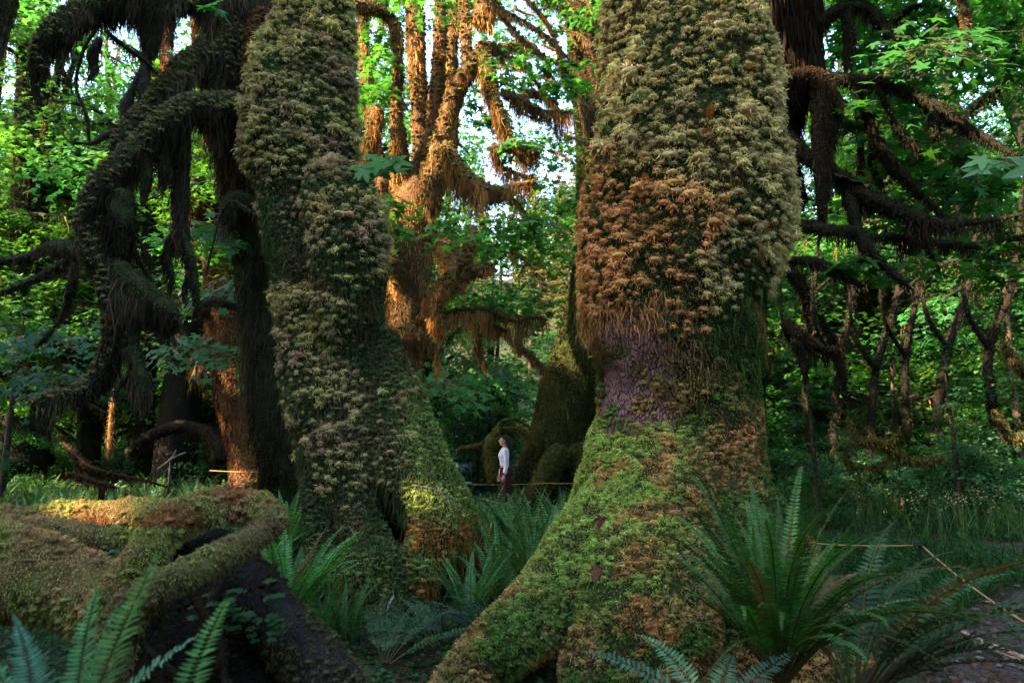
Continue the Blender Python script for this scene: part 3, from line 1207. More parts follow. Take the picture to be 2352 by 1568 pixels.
    for (sx, sy, d) in [(885, 650, 7.1), (878, 690, 7.1), (885, 740, 7.0), (870, 770, 7.0), (890, 800, 7.0), (760, 640, 7.0), (645, 650, 7.2), (635, 720, 7.2), (790, 760, 6.95), (800, 700, 6.95),
                        (730, 680, 6.95), (860, 620, 7.1), (895, 740, 7.1), (850, 830, 7), (640, 620, 7.3), (900, 770, 7.1)]:
        q = P(sx, sy, d)
        az = -1.2 if sx < 860 else rg.uniform(-0.9, 0.1)
        if sx < 660:
            az = -2.4
        frond(fr, q, az + rg.normal(0, 0.3), rg.uniform(0.2, 0.36), 0.8, rg.uniform(1.7, 2.3), 16, 0.05, rg, (0.11, 0.18, 0.11), 0, bare=0.1, stem=(.12, .09, .04))
    for k in range(7):
        c = np.array([base[0] + rg.uniform(-5, 0), rg.uniform(6, 9.5), rg.uniform(9, 12.5)])
        Q, N = disc(c, rg.uniform(1.2, 2.0), 280, rg)
        leaves(T.g('crown'), Q, N, 0.18, jit((0.04, 0.11, 0.025), len(Q), rg), rg, T_TRI)
    for k in range(5):
        c = np.array([base[0] + .2, base[1] + .3, 8.2 + k * 0.4])
        p = [c, c + np.array([rg.uniform(-2, 1.5), rg.uniform(-2, 1), 1.8]), c + np.array([rg.uniform(-5, 3), rg.uniform(-4, 1.5), 3.6])]
        V2, F2 = tube(p, [0.3, 0.16, 0.05], 10, 6, 0.2, 2, k)
        T.g('limb').add(V2, F2, SHADEDMOSS)
    T.finish(MATS)


left_maple()

def limb(T, L, part='limb', seg=16, sub=7, bump=0.22, bs=4, seed=0, base=SHADEDMOSS, fuzz=2500, fcol=GREENM, fl=0.04, fw=0.011,
         hang=0, hl=0.5, hcol=(0.06, 0.045, 0.02), hw=0.013, tuft=0, tcol=OLIVE, ts=0.06, down=0.1, rg=None):
    rg = rg or rs(seed + 500)
    p, r = ppath(L)
    V, F = tube(p, r, seg, sub, bump, bs, seed)
    T.g(part).add(V, F, base)
    n = int(area(V, F) * fuzz)
    Q, N = sample(V, F, n, rg)
    k = facing(Q, N, -0.5)
    Q, N = Q[k], N[k]
    c = fcol(Q) if callable(fcol) else np.tile(fcol, (len(Q), 1))
    blades(T.g('moss'), Q, N, fl, fw, jit(c, len(Q), rg, 0.3, 0.12), rg, 0.7)
    if hang:
        hangfrom(T.g('hanging_moss'), V, F, hang * 1.4, hl, hw, hcol, rg, seed=seed, down=down)
    if tuft:
        Q, N = sample(V, F, int(area(V, F) * tuft * 2), rg)
        k = (N[:, 2] > -0.2) & facing(Q, N, -.5)
        Q, N = Q[k], N[k]
        if len(Q):
            kp = thin(Q, ts * 0.9)
            tufts(T.g('moss'), Q[kp], N[kp], ts, jit(tcol, len(kp), rg, 0.2, 0.08), rg, nb=18, wd=.17)
    return V, F


# ------------------------------------------------------------------ dark trunk with drooping limbs, upper left
def dark_left_tree():
    b = P(650, 1180, 8.8)
    T = Tree('mossy_maple', 'dark trunk left of the tufted maple, thick limbs sagging left under curtains of moss', (b[0], b[1], 0))
    G = np.array([0.062, 0.070, 0.028])
    BR = (0.065, 0.05, 0.03)
    limb(T, [(660, 1200, 8.8, 66), (655, 1060, 8.8, 55), (632, 950, 8.8, 50), (618, 820, 8.8, 48), (600, 700, 8.8, 46), (585, 600, 8.8, 46), (565, 480, 8.8, 46), (555, 380, 8.7, 56), (560, 250, 8.6, 75), (575, 120, 8.6, 80), (590, 0, 8.6, 78), (600, -150, 8.6, 70), (600, -300, 8.6, 60)],
         'trunk', 40, 8, 0.10, 2.5, 1, fuzz=1600, fcol=G, hang=500, hl=0.5, hcol=BR, down=0.9)
    # bulging tufted side stem
    limb(T, [(500, 330, 8.3, 24), (505, 240, 8.2, 38), (505, 140, 8.1, 46), (515, 70, 8.1, 42), (520, 10, 8.1, 20)], 'limb', 28, 7, 0.1, 3, 2, fuzz=2500, fcol=G * 1.3, tuft=260, tcol=OLIVE * .36, hang=500, hl=.5, hcol=BR, down=.4)
    limb(T, [(620, 30, 8.2, 40), (600, 130, 8.2, 40), (590, 260, 8.3, 20)], 'limb', 20, 7, 0.15, 3, 3, fuzz=2500, fcol=G, tuft=200, tcol=RUST * .3, hang=600, hl=.6, hcol=BR, down=.5)
    limb(T, [(560, 480, 8.4, 36), (545, 470, 8.2, 30), (530, 480, 8.1, 24), (522, 520, 8.1, 12)], 'limb', 18, 6, 0.15, 3, 4, fuzz=2500, fcol=G, hang=900, hl=.5, hcol=BR)
    # first limb: long diagonal
    limb(T, [(530, 60, 8.2, 30), (480, 115, 7.9, 30), (430, 150, 7.7, 27), (390, 200, 7.5, 25), (350, 245, 7.4, 24), (310, 285, 7.3, 24), (280, 330, 7.2, 20), (268, 375, 7.2, 10)],
         seed=5, fuzz=3000, fcol=G, hang=1300, hl=0.45, hcol=BR, tuft=180, tcol=OLIVE * .36)
    # second limb: the heavy elbow
    limb(T, [(560, 255, 8.2, 34), (500, 245, 7.7, 30), (430, 245, 7.3, 27), (375, 290, 7.1, 30), (320, 345, 7.0, 29), (265, 400, 6.9, 32), (230, 455, 6.9, 36), (210, 520, 6.9, 29), (225, 580, 6.9, 26), (250, 640, 6.9, 26), (268, 700, 6.9, 26), (262, 780, 6.9, 22),
             (245, 840, 6.9, 22), (205, 890, 6.9, 20), (150, 905, 6.8, 14), (95, 918, 6.8, 8), (70, 930, 6.8, 3)],
         seed=6, seg=24, fuzz=3200, fcol=lambda Q: np.where((proj(Q)[1] > 780)[:, None], G * 1.25, G), hang=1400, hl=0.5, hcol=BR, tuft=220, tcol=OLIVE * .36)
    limb(T, [(215, 900, 6.85, 14), (160, 880, 7.0, 6), (100, 905, 7.2, 3)], seed=66, fcol=G, hang=600, hl=.2, hcol=BR)
    # dropping branch with the thick moss beard
    limb(T, [(255, 600, 6.9, 18), (300, 640, 6.8, 22), (345, 680, 6.7, 24), (378, 710, 6.7, 24), (392, 745, 6.7, 14)], seed=7, fuzz=3200, fcol=G, hang=2400, hl=0.8, hcol=BR)
    limb(T, [(300, 790, 6.8, 16), (318, 850, 6.8, 18), (328, 880, 6.8, 20), (330, 940, 6.8, 7)], seed=8, fcol=G, hang=800, hl=.3, hcol=BR)
    limb(T, [(320, 865, 6.8, 10), (290, 870, 6.8, 8), (270, 890, 6.8, 6), (268, 930, 6.8, 3)], seed=9, fcol=G, hang=500, hl=.25, hcol=BR)
    limb(T, [(305, 640, 6.8, 12), (305, 720, 6.8, 16), (305, 800, 6.8, 13)], seed=10, fcol=G, hang=900, hl=.3, hcol=BR)
    # ragged moss ropes dropping under the elbow
    for i, L in enumerate([
            [(425, 260, 7.3, 14), (418, 350, 7.3, 17), (418, 450, 7.3, 13), (420, 530, 7.3, 11), (440, 600, 7.3, 11), (450, 660, 7.3, 7), (458, 715, 7.3, 3)],
            [(425, 530, 7.3, 9), (392, 548, 7.3, 8), (383, 580, 7.3, 7), (395, 630, 7.3, 5), (385, 690, 7.3, 3)],
            [(443, 610, 7.3, 7), (425, 660, 7.3, 5), (430, 700, 7.3, 3)],
            [(380, 300, 7.1, 10), (378, 370, 7.1, 12), (372, 430, 7.1, 4)],
            [(330, 350, 7.0, 12), (335, 410, 7.0, 14), (328, 470, 7.0, 4)],
            [(275, 430, 6.9, 26), (280, 520, 6.9, 28), (270, 600, 6.9, 14)]]):
        limb(T, L, seed=20 + i, bump=0.3, fcol=G * .8, hang=1500, hl=.42, hcol=BR)
    # top-left limb out of the frame
    limb(T, [(560, -10, 8.2, 30), (470, -5, 7.7, 28), (400, 5, 7.4, 26), (300, 0, 7.2, 28), (215, 20, 7.0, 32), (160, 50, 6.9, 30), (115, 85, 6.8, 25), (92, 130, 6.8, 18), (97, 175, 6.8, 7)],
         seed=31, seg=22, fuzz=3000, fcol=G, hang=1900, hl=.55, hcol=BR, tuft=180, tcol=OLIVE * .36)
    limb(T, [(345, -60, 6.9, 24), (345, 10, 6.9, 30), (345, 60, 6.9, 25), (350, 120, 6.9, 12)], seed=32, fcol=G, hang=1800, hl=.42, hcol=BR, down=.6)
    limb(T, [(20, -60, 5.4, 26), (8, 20, 5.4, 24), (0, 80, 5.4, 14), (-5, 130, 5.4, 5)], seed=33, fcol=G * .7, hang=1500, hl=.4, hcol=BR, down=.6)
    # thin twigs
    tw = [[(225, 60, 7.4, 4), (190, 120, 7.5, 4), (175, 200, 7.5, 4), (200, 270, 7.5, 4), (205, 330, 7.6, 3)], [(240, 70, 7.4, 6), (290, 110, 7.6, 5), (330, 140, 7.8, 4), (370, 180, 8, 3)],
          [(232, 85, 7.4, 6), (215, 120, 7.3, 13), (212, 155, 7.3, 7)], [(225, 150, 7.3, 9), (200, 190, 7.3, 3)],
          [(320, 20, 7.6, 8), (270, 30, 7.6, 7), (225, 55, 7.6, 5)], [(335, 20, 9, 9), (338, 120, 9, 10), (330, 200, 9, 12), (325, 290, 9, 16), (330, 330, 9, 9)],
          [(335, 150, 9, 8), (310, 195, 9, 9), (290, 250, 9, 14), (300, 320, 9, 9), (315, 370, 9, 8)],
          [(310, 300, 9, 7), (250, 310, 9, 8), (210, 330, 9, 5), (160, 325, 9, 3)], [(345, 210, 9, 8), (365, 250, 9, 12), (385, 270, 9, 6)],
          [(300, 350, 9, 6), (260, 365, 9, 6), (235, 375, 9, 3)],
          [(210, 590, 7.2, 12), (170, 572, 8, 15), (120, 565, 8.5, 11), (60, 590, 9, 8), (-20, 600, 9.5, 6)],
          [(180, 580, 8, 9), (120, 620, 8.5, 8), (60, 650, 9, 6), (-20, 680, 9.5, 4)], [(170, 600, 7.6, 7), (165, 660, 7.8, 11), (140, 730, 8, 5), (80, 800, 8.5, 3)],
          [(470, 640, 7.4, 3), (520, 470, 7.0, 2), (600, 500, 6.6, 1.5)],
          [(455, 700, 7.6, 7), (490, 690, 8, 8), (530, 700, 8.5, 5), (560, 720, 9, 3)], [(300, 560, 7.2, 7), (330, 620, 7.4, 5), (370, 690, 8, 4), (400, 720, 8, 3)]]
    for i, L in enumerate(tw):
        limb(T, L, 'twig', 8, 6, 0.35, 5, 100 + i, fuzz=2500, fcol=G * .8, hang=900 if L[0][3] > 5 else 300, hl=.16, hcol=BR, base=(0.03, 0.025, 0.018))
    T.finish(MATS)


dark_left_tree()


# ------------------------------------------------------------------ sunlit candelabra maple in the middle
def centre_tree():
    D = 13.0
    b = P(930, 1140, D)
    T = Tree('mossy_maple', 'sunlit many stemmed maple in the middle, shaggy with hanging orange moss', (b[0], b[1], gz(b[0], b[1])))
    HO = (0.34, 0.18, 0.055)
    HD = (0.14, 0.075, 0.03)
    BK = (0.10, 0.055, 0.03)
    GM = np.array([0.085, 0.10, 0.02])

    def mix(Q):
        w = sm(0.46, 0.6, fbm(Q, 1.6, 91))[:, None]
        return GM * (1 - w) + np.array([0.22, 0.125, 0.04]) * w
    kw = dict(base=BK, fcol=mix, fuzz=1300, fl=0.04, fw=0.012, hcol=HO, hw=0.014)
    limb(T, [(925, 1180, D, 60), (920, 1050, D, 52), (925, 900, D, 46), (925, 800, D, 48), (925, 700, D, 50), (935, 600, D, 55), (945, 520, D, 52), (955, 440, D, 40), (965, 370, D, 22)], 'trunk', 30, 8, 0.16, 1.6, 1, hang=420, hl=.4, down=1.1, **kw)
    stems = [
        [(945, 520, D, 38), (925, 430, D, 34), (915, 340, 12.6, 28), (912, 250, 12.4, 19), (914, 150, 12.2, 15), (912, 90, 12.2, 16), (898, 45, 12.2, 20), (860, 22, 12.0, 22), (815, 18, 11.8, 24), (760, 10, 11.5, 22)],
        [(965, 480, D, 34), (968, 380, D, 30), (965, 280, D, 27), (960, 180, D, 27), (955, 80, D, 28), (950, -40, D, 26), (945, -250, D, 20)],
        [(985, 480, D, 34), (985, 380, 12.8, 30), (995, 280, 12.8, 20), (1005, 180, 12.8, 22), (1010, 100, 12.8, 20), (1012, 0, 12.8, 16), (1015, -200, 12.8, 12)],
        [(985, 500, 12.6, 34), (1000, 400, 12.4, 32), (1020, 300, 12.3, 30), (1050, 210, 12.2, 28), (1080, 160, 12.2, 28), (1105, 130, 12.2, 30), (1115, 100, 12.2, 26)],
        [(1075, 180, 12.4, 20), (1070, 90, 12.6, 17), (1066, 0, 12.8, 17), (1060, -200, 13, 13)],
        [(1105, 60, 12.0, 36), (1115, 20, 12.0, 34), (1120, -60, 12.0, 30), (1130, -250, 12, 24)],
        [(905, 500, 13.4, 20), (870, 380, 13.8, 18), (850, 250, 14, 18), (835, 100, 14, 16), (830, -100, 14, 12)],
        [(1000, 440, 13.2, 26), (1035, 330, 13.6, 22), (1035, 200, 14, 18), (1040, 60, 14, 17), (1042, -150, 14, 12)],
    ]
    for i, L in enumerate(stems):
        L = [(a, b, c, r * .74) for a, b, c, r in L]
        limb(T, L, 'trunk', 22, 8, 0.26, 2.0, 10 + i, hang=420, hl=0.34, down=1.1, tuft=40, tcol=(0.17, 0.13, 0.045), ts=.07, **kw)
    # big sagging arms
    arms = [
        ([(1105, 120, 12.2, 30), (1120, 160, 12.1, 28), (1135, 230, 12, 22), (1160, 290, 12, 20), (1175, 330, 12, 17), (1215, 352, 12, 14), (1240, 350, 12, 7)], .9),
        ([(1020, 330, 12.1, 26), (1045, 370, 12, 24), (1075, 410, 11.9, 28), (1110, 435, 11.8, 30), (1150, 445, 11.8, 24), (1185, 425, 11.8, 12), (1230, 420, 11.8, 8)], .85),
        ([(1150, 440, 11.8, 20), (1180, 460, 11.9, 9), (1215, 500, 12, 6), (1230, 540, 12, 3)], .4),
        ([(1120, 110, 12.2, 26), (1150, 115, 12.5, 18), (1200, 100, 13, 13), (1235, 110, 13.2, 9)], .6),
        ([(1150, 210, 12.2, 14), (1200, 235, 12.6, 18), (1235, 255, 12.8, 15), (1275, 262, 13, 14), (1318, 260, 13, 10)], .75),
        ([(1190, 230, 12.8, 10), (1220, 215, 13, 13), (1260, 230, 13, 12), (1300, 275, 13, 6)], .6),
        ([(1120, -20, 12.2, 18), (1170, 60, 12.4, 10), (1220, 110, 12.6, 9), (1270, 140, 12.8, 8), (1330, 150, 13, 6)], .4),
        ([(1140, 20, 12.2, 14), (1200, 50, 12.4, 10), (1260, 90, 12.6, 8), (1310, 140, 12.8, 5)], .35),
        ([(1110, -80, 12.2, 14), (1200, -10, 12.6, 10), (1260, 60, 13, 8), (1290, 140, 13, 7), (1300, 200, 13, 3)], .35),
        ([(1160, 130, 12.6, 8), (1200, 150, 13, 8), (1240, 200, 13.4, 5), (1280, 240, 13.4, 3)], .3),
        ([(1130, 330, 12.1, 16), (1150, 380, 12.2, 10), (1190, 400, 12.4, 8), (1230, 410, 12.4, 5)], .5),
        ([(1060, 590, 12.4, 22), (1020, 560, 12.5, 26), (1000, 540, 12.6, 18), (960, 560, 12.8, 18)], .8),
        ([(980, 690, 12.3, 26), (1020, 660, 12, 32), (1050, 630, 11.8, 36), (1070, 590, 11.7, 26), (1086, 548, 11.7, 18), (1088, 518, 11.7, 12)], .6),
        ([(1050, 620, 11.8, 24), (1090, 620, 11.7, 22), (1125, 618, 11.7, 19), (1138, 616, 11.7, 8)], .25),
        ([(1000, 690, 12.0, 24), (1010, 730, 12, 18), (1020, 760, 12, 5)], .5),
        ([(980, 740, 12.5, 16), (1060, 715, 12.3, 12), (1130, 715, 12.2, 11), (1180, 735, 12.2, 10), (1220, 728, 12.2, 8), (1262, 735, 12.2, 3)], .85),
        ([(1090, 740, 12.6, 10), (1160, 760, 12.5, 10), (1200, 800, 12.5, 10), (1260, 850, 12.6, 5)], .55),
        ([(910, 760, 12.2, 10), (950, 755, 12, 12), (990, 790, 12, 12), (1005, 820, 12, 10), (1008, 865, 12, 4)], .35),
        ([(1095, 740, 12.3, 7), (1100, 790, 12.3, 11), (1110, 830, 12.3, 8), (1120, 850, 12.3, 3)], .4),
        ([(900, 560, 12.4, 30), (912, 620, 12.3, 30), (910, 680, 12.3, 14)], .7),
        ([(870, 240, 13.2, 26), (850, 330, 13.2, 22), (845, 400, 13.2, 10)], 1.0),
        ([(1210, 560, 15, 5), (1170, 580, 15, 8), (1200, 590, 15, 5), (1240, 640, 15, 3)], .35),
        ([(1190, 640, 15, 3), (1210, 605, 15, 6), (1250, 600, 15, 4)], .3)]
    for i, (L, hl) in enumerate(arms):
        L = [(a, b, c, r * .6) for a, b, c, r in L]
        limb(T, L, 'limb', 16, 7, 0.28, 2.6, 40 + i, hang=1500, hl=hl*.75, tuft=70, tcol=(0.17, 0.15, 0.045), ts=.07, **kw)
    rg = rs(3)
    for i in range(14):
        y0 = rg.uniform(-20, 420)
        x0 = rg.uniform(1130, 1330)
        dd = rg.uniform(12, 15)
        dx = rg.uniform(20, 70)
        limb(T, [(x0, y0, dd, 2.5), (x0 + dx * .5, y0 + 12, dd, 3), (x0 + dx, y0 + rg.uniform(15, 55), dd, 2)], 'twig', 6, 6, 0.4, 4, 200 + i, hang=700, hl=.2, **kw)
    # polypody ferns on the stub
    for i in range(90):
        q = P(rg.uniform(965, 1080), rg.uniform(585, 680), 11.45)
        frond(T.g('fern_fronds'), q, rg.uniform(-2.6, -0.6), rg.uniform(.25, .42), 1.2, 2.5, 12, .06, rg, (0.06, 0.09, 0.055), 0)
    # maple leaves
    for i in range(60):
        x0, y0 = rg.uniform(820, 1330), rg.uniform(-40, 560)
        c = P(x0, y0, rg.uniform(11.5, 15.5))
        if 880 < x0 < 1180 and y0 > 60 and rg.random() < 0.6:
            continue
        Q, N = disc(c, rg.uniform(.35, .8), 55, rg)
        leaves(T.g('crown'), Q, N, .14, jit((0.045, 0.13, 0.03), len(Q), rg), rg, T_MID)
    for (x0, y0, R, n) in [(1180, 680, 1.0, 260), (1110, 700, .6, 120), (1080, 560, .5, 60), (1220, 560, .9, 180), (1160, 520, .8, 150), (860, 200, .5, 60), (885, 140, .4, 50), (870, 470, .6, 130), (860, 520, .5, 120)]:
        Q, N = disc(P(x0, y0, 12.8 if y0 > 500 else 12), R, n, rg, thick=.3)
        leaves(T.g('crown'), Q, N, .13, jit((0.045, 0.14, 0.028), len(Q), rg), rg, T_MID)
    for i in range(95):
        c = P(rg.uniform(1120, 1360), rg.uniform(-60, 640), rg.uniform(15, 19))
        if rg.random() < .35:
            c = P(rg.uniform(830, 1130), rg.uniform(-60, 560), rg.uniform(14.5, 17))
        Q, N = disc(c, rg.uniform(.4, .9), 60, rg, thick=.3)
        leaves(T.g('crown'), Q, N, .11, jit((0.05, 0.13, 0.04), len(Q), rg), rg, T_MID)
    T.finish(MATS)


centre_tree()


def orange_tree():
    D = 16.0
    b = P(560, 1080, D)
    T = Tree('mossy_maple', 'sunlit orange brown maple with a yellow mossed side, behind the dark leaning trunk', (b[0], b[1], gz(b[0], b[1])))
    BK = (0.11, 0.055, 0.03)

    def mix(Q):
        x, y = proj(Q)
        w = sm(-10, 30, x - (520 + (y - 760) * .12) + (fbm(Q, 1.5, 3) - .5) * 80)[:, None]
        return np.array([0.12, 0.062, 0.03]) * (1 - w) + np.array([0.17, 0.15, 0.025]) * w
    kw = dict(base=BK, fcol=mix, fuzz=1300, fl=.06, fw=.02, hcol=(0.13, 0.066, 0.03), hw=.03)
    limb(T, [(590, 1120, D, 60), (570, 1040, D, 42), (555, 960, D, 44), (540, 880, D, 46), (528, 800, D, 50), (522, 720, D, 46), (525, 640, D, 40), (530, 560, D, 36), (522, 480, D, 30), (530, 380, D, 28), (540, 250, D, 26), (540, 100, D, 24), (530, -60, D, 22), (520, -250, D, 20)],
         'trunk', 30, 8, .2, 1.4, 1, hang=300, hl=.4, down=1.1, **kw)
    limb(T, [(505, 700, D, 28), (495, 600, D, 26), (500, 520, D, 24), (495, 440, D, 20), (490, 350, D, 18), (470, 200, D, 17), (455, 60, D, 16), (450, -150, D, 14)], 'trunk', 20, 8, .25, 1.8, 2, hang=400, hl=.4, down=1.1, **kw)
    limb(T, [(490, 560, 15.6, 20), (462, 520, 15.5, 22), (455, 470, 15.4, 26), (453, 430, 15.4, 24), (450, 405, 15.4, 10)], 'limb', 18, 7, .2, 2, 3, hang=600, hl=.6, **{**kw, 'fcol': np.array([0.13, .14, .025])})
    limb(T, [(470, 300, 15.6, 12), (400, 220, 15, 13), (385, 100, 15, 12), (390, -50, 15, 10)], 'limb', 14, 7, .3, 2, 4, hang=900, hl=.7, **kw)
    limb(T, [(440, 120, 15.6, 10), (420, 160, 15.2, 12), (425, 220, 15, 7)], 'limb', 14, 7, .3, 2, 5, hang=900, hl=.7, **kw)
    for i, (x0, y0, x1, y1) in enumerate([(490, 760, 430, 850), (490, 730, 440, 720), (575, 640, 610, 600), (480, 800, 455, 870)]):
        limb(T, [(x0, y0, D, 9), ((x0 + x1) / 2, (y0 + y1) / 2 - 12, 15.5, 7), (x1, y1, 15.2, 3)], 'twig', 8, 6, .3, 3, 10 + i, hang=700, hl=.35, **kw)
    rg = rs(8)
    for i in range(26):
        Q, N = disc(P(rg.uniform(380, 620), rg.uniform(-60, 520), rg.uniform(14, 17)), .7, 70, rg)
        leaves(T.g('crown'), Q, N, .15, jit((0.06, 0.14, 0.025), len(Q), rg), rg, T_MID)
    T.finish(MATS)


orange_tree()


def leaning_tree():
    D = 17.0
    b = P(1270, 1110, D)
    T = Tree('mossy_maple', 'dark green mossy trunk leaning up to the right behind the big bare barked maple', (b[0], b[1], gz(b[0], b[1]) - .1))
    DG = lambda Q: np.array([0.055, 0.066, 0.016]) * (0.6 + 0.8 * fbm(Q, 1.3, 5))[:, None]
    kw = dict(base=(0.03, .035, .012), fcol=DG, fuzz=1700, fl=.06, fw=.02, hcol=(0.07, 0.05, 0.025), hw=.03)
    limb(T, [(1250, 1160, D, 95), (1265, 1080, D, 74), (1285, 1000, D, 66), (1300, 920, D, 66), (1318, 840, D, 58), (1336, 760, D, 48), (1350, 680, D, 44), (1358, 560, D, 38), (1358, 440, D, 34), (1354, 320, D, 33), (1350, 200, D, 38), (1348, 80, D, 48), (1345, -40, D, 50), (1340, -250, D, 44)],
         'trunk', 36, 8, .1, 1.2, 1, hang=160, hl=.4, down=.9, **kw)
    for i, L in enumerate([[(1250, 980, 16.7, 26), (1225, 1040, 16.6, 26), (1205, 1085, 16.5, 20), (1170, 1125, 16.4, 14), (1130, 1150, 16.3, 8)],
                           [(1300, 1030, 16.2, 24), (1262, 1075, 16, 28), (1240, 1120, 15.8, 24), (1200, 1150, 15.7, 18), (1150, 1170, 15.6, 8)],
                           [(1320, 1020, 16.4, 30), (1350, 1090, 16.2, 36), (1370, 1160, 16, 30)]]):
        limb(T, L, 'root', 20, 7, .12, 2, 20 + i, **{**kw, 'fcol': np.array([.085, .085, .02])})
    BR = {**kw, 'base': (.08, .045, .03), 'fcol': np.array([.13, .07, .035])}
    limb(T, [(1385, 420, 15.5, 16), (1372, 300, 15.5, 18), (1365, 180, 15.4, 22), (1352, 100, 15.4, 22), (1330, 20, 15.4, 20), (1310, -60, 15.4, 18)], 'limb', 16, 8, .25, 1.6, 5, hang=900, hl=.4, down=.9, **BR)
    limb(T, [(1360, 300, 15.6, 14), (1335, 190, 15.5, 14), (1325, 100, 15.5, 13), (1300, 10, 15.5, 10), (1240, -20, 15.5, 8)], 'limb', 16, 8, .3, 1.6, 6, hang=1300, hl=.75, **BR)
    T.finish(MATS)


leaning_tree()


def dark_right_tree():
    D = 8.4
    b = P(1830, 1180, D)
    T = Tree('mossy_maple', 'dark backlit maple behind the right trunk, long thin limbs reaching to the right edge', (b[0], b[1], 0))
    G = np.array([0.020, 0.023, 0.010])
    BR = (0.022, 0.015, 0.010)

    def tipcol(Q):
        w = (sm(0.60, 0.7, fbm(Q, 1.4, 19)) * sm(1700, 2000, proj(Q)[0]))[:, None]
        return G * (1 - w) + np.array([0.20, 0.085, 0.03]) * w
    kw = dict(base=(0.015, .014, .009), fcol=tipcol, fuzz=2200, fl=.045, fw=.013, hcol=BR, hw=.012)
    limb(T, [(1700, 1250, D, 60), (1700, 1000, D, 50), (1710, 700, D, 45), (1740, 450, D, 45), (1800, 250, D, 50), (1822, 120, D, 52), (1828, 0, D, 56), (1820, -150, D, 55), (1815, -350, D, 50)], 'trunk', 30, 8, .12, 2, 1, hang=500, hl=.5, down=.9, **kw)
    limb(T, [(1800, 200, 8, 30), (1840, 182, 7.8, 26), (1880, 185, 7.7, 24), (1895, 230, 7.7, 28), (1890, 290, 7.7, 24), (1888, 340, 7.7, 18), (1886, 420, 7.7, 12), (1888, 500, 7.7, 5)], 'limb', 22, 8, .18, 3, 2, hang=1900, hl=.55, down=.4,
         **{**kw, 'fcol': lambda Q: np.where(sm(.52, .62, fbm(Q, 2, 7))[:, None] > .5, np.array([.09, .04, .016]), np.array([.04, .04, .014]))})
    Ls = [[(1890, 178, 7.7, 15), (1960, 184, 7.6, 14), (2030, 192, 7.5, 14), (2080, 210, 7.4, 13), (2125, 232, 7.3, 12), (2160, 255, 7.2, 17), (2205, 285, 7.1, 15), (2250, 310, 7, 10), (2300, 340, 6.9, 8), (2340, 362, 6.8, 6)],
          [(1800, 300, 8.1, 12), (1835, 340, 8, 16), (1880, 378, 7.9, 18), (1930, 405, 7.8, 16), (1975, 440, 7.7, 17), (2030, 470, 7.6, 20), (2070, 485, 7.5, 17), (2120, 505, 7.4, 18), (2170, 515, 7.4, 11), (2240, 510, 7.3, 8), (2310, 500, 7.2, 5), (2360, 490, 7.2, 4)],
          [(1965, 195, 7.6, 8), (1990, 260, 7.6, 10), (2020, 330, 7.6, 11), (2055, 385, 7.6, 12), (2100, 430, 7.6, 10), (2150, 480, 7.6, 6), (2180, 500, 7.6, 4)],
          [(2010, 195, 7.5, 5), (2040, 250, 7.5, 6), (2065, 300, 7.5, 7), (2100, 335, 7.5, 8), (2112, 352, 7.5, 4)],
          [(1800, 516, 8.1, 14), (1860, 520, 7.8, 15), (1920, 530, 7.6, 14), (1975, 535, 7.5, 14), (1995, 570, 7.4, 12), (2030, 605, 7.4, 9), (2060, 635, 7.3, 7), (2095, 665, 7.3, 3)],
          [(1940, 400, 7.8, 9), (1955, 470, 7.7, 11), (1975, 540, 7.6, 10), (1990, 580, 7.5, 7)],
          [(2080, 495, 7.5, 8), (2115, 540, 7.5, 7), (2140, 585, 7.5, 4), (2160, 620, 7.5, 2)],
          [(1780, 600, 8, 8), (1850, 598, 7.8, 9), (1900, 610, 7.7, 9), (1945, 640, 7.6, 8), (1990, 660, 7.6, 4)],
          [(1880, 70, 8, 18), (1900, 40, 7.9, 15), (1950, 15, 7.8, 12), (2000, 25, 7.7, 12), (2030, 60, 7.6, 12), (2060, 110, 7.5, 5)],
          [(1945, 20, 7.8, 10), (1950, 90, 7.8, 12), (1942, 160, 7.8, 8)], [(2200, -30, 7, 8), (2218, 40, 7, 9), (2215, 100, 7, 7), (2205, 150, 7, 3)],
          [(2040, 60, 7.8, 5), (2100, 15, 7.8, 5), (2170, 20, 7.8, 4), (2210, 60, 7.8, 3)],
          [(2140, 250, 7.2, 8), (2150, 290, 7.2, 12), (2145, 320, 7.2, 4)], [(2000, 300, 9, 6), (2005, 380, 9, 7), (2030, 430, 9, 4)],
          [(1970, 210, 9, 5), (1975, 300, 9, 7), (1975, 420, 9, 6), (1970, 520, 9, 5)],
          [(1810, 620, 8.2, 12), (1840, 650, 8, 12), (1850, 700, 8, 8), (1860, 760, 8, 4)], [(1800, 740, 8.2, 14), (1840, 770, 8, 14), (1880, 800, 8, 9), (1940, 805, 8, 5)],
          [(1830, 780, 8, 12), (1845, 830, 8, 9), (1850, 880, 8, 3)], [(1880, 720, 8.4, 5), (1910, 780, 8.4, 10), (1930, 840, 8.4, 11), (1940, 900, 8.4, 4)],
          [(1845, 470, 8.2, 10), (1830, 400, 8.2, 12), (1815, 340, 8.2, 10)], [(1900, 440, 8, 6), (1890, 470, 8, 7), (1880, 560, 8, 3)],
          [(1995, 545, 7.6, 5), (2080, 545, 7.8, 8), (2170, 560, 8, 8), (2260, 565, 8.2, 6), (2360, 540, 8.4, 5)]]
    for i, L in enumerate(Ls):
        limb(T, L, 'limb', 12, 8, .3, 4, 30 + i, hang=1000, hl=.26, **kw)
    rg = rs(5)
    # hanging beard beside the great trunk
    Q = np.array([P(rg.uniform(1765, 1885), rg.uniform(-60, 150), rg.uniform(7.9, 8.5)) for _ in range(1500)])
    strands(T.g('hanging_moss'), Q, rg.uniform(.3, .9, len(Q)), .022, jit(BR, len(Q), rg, .3, .1), rg, 4, .1)
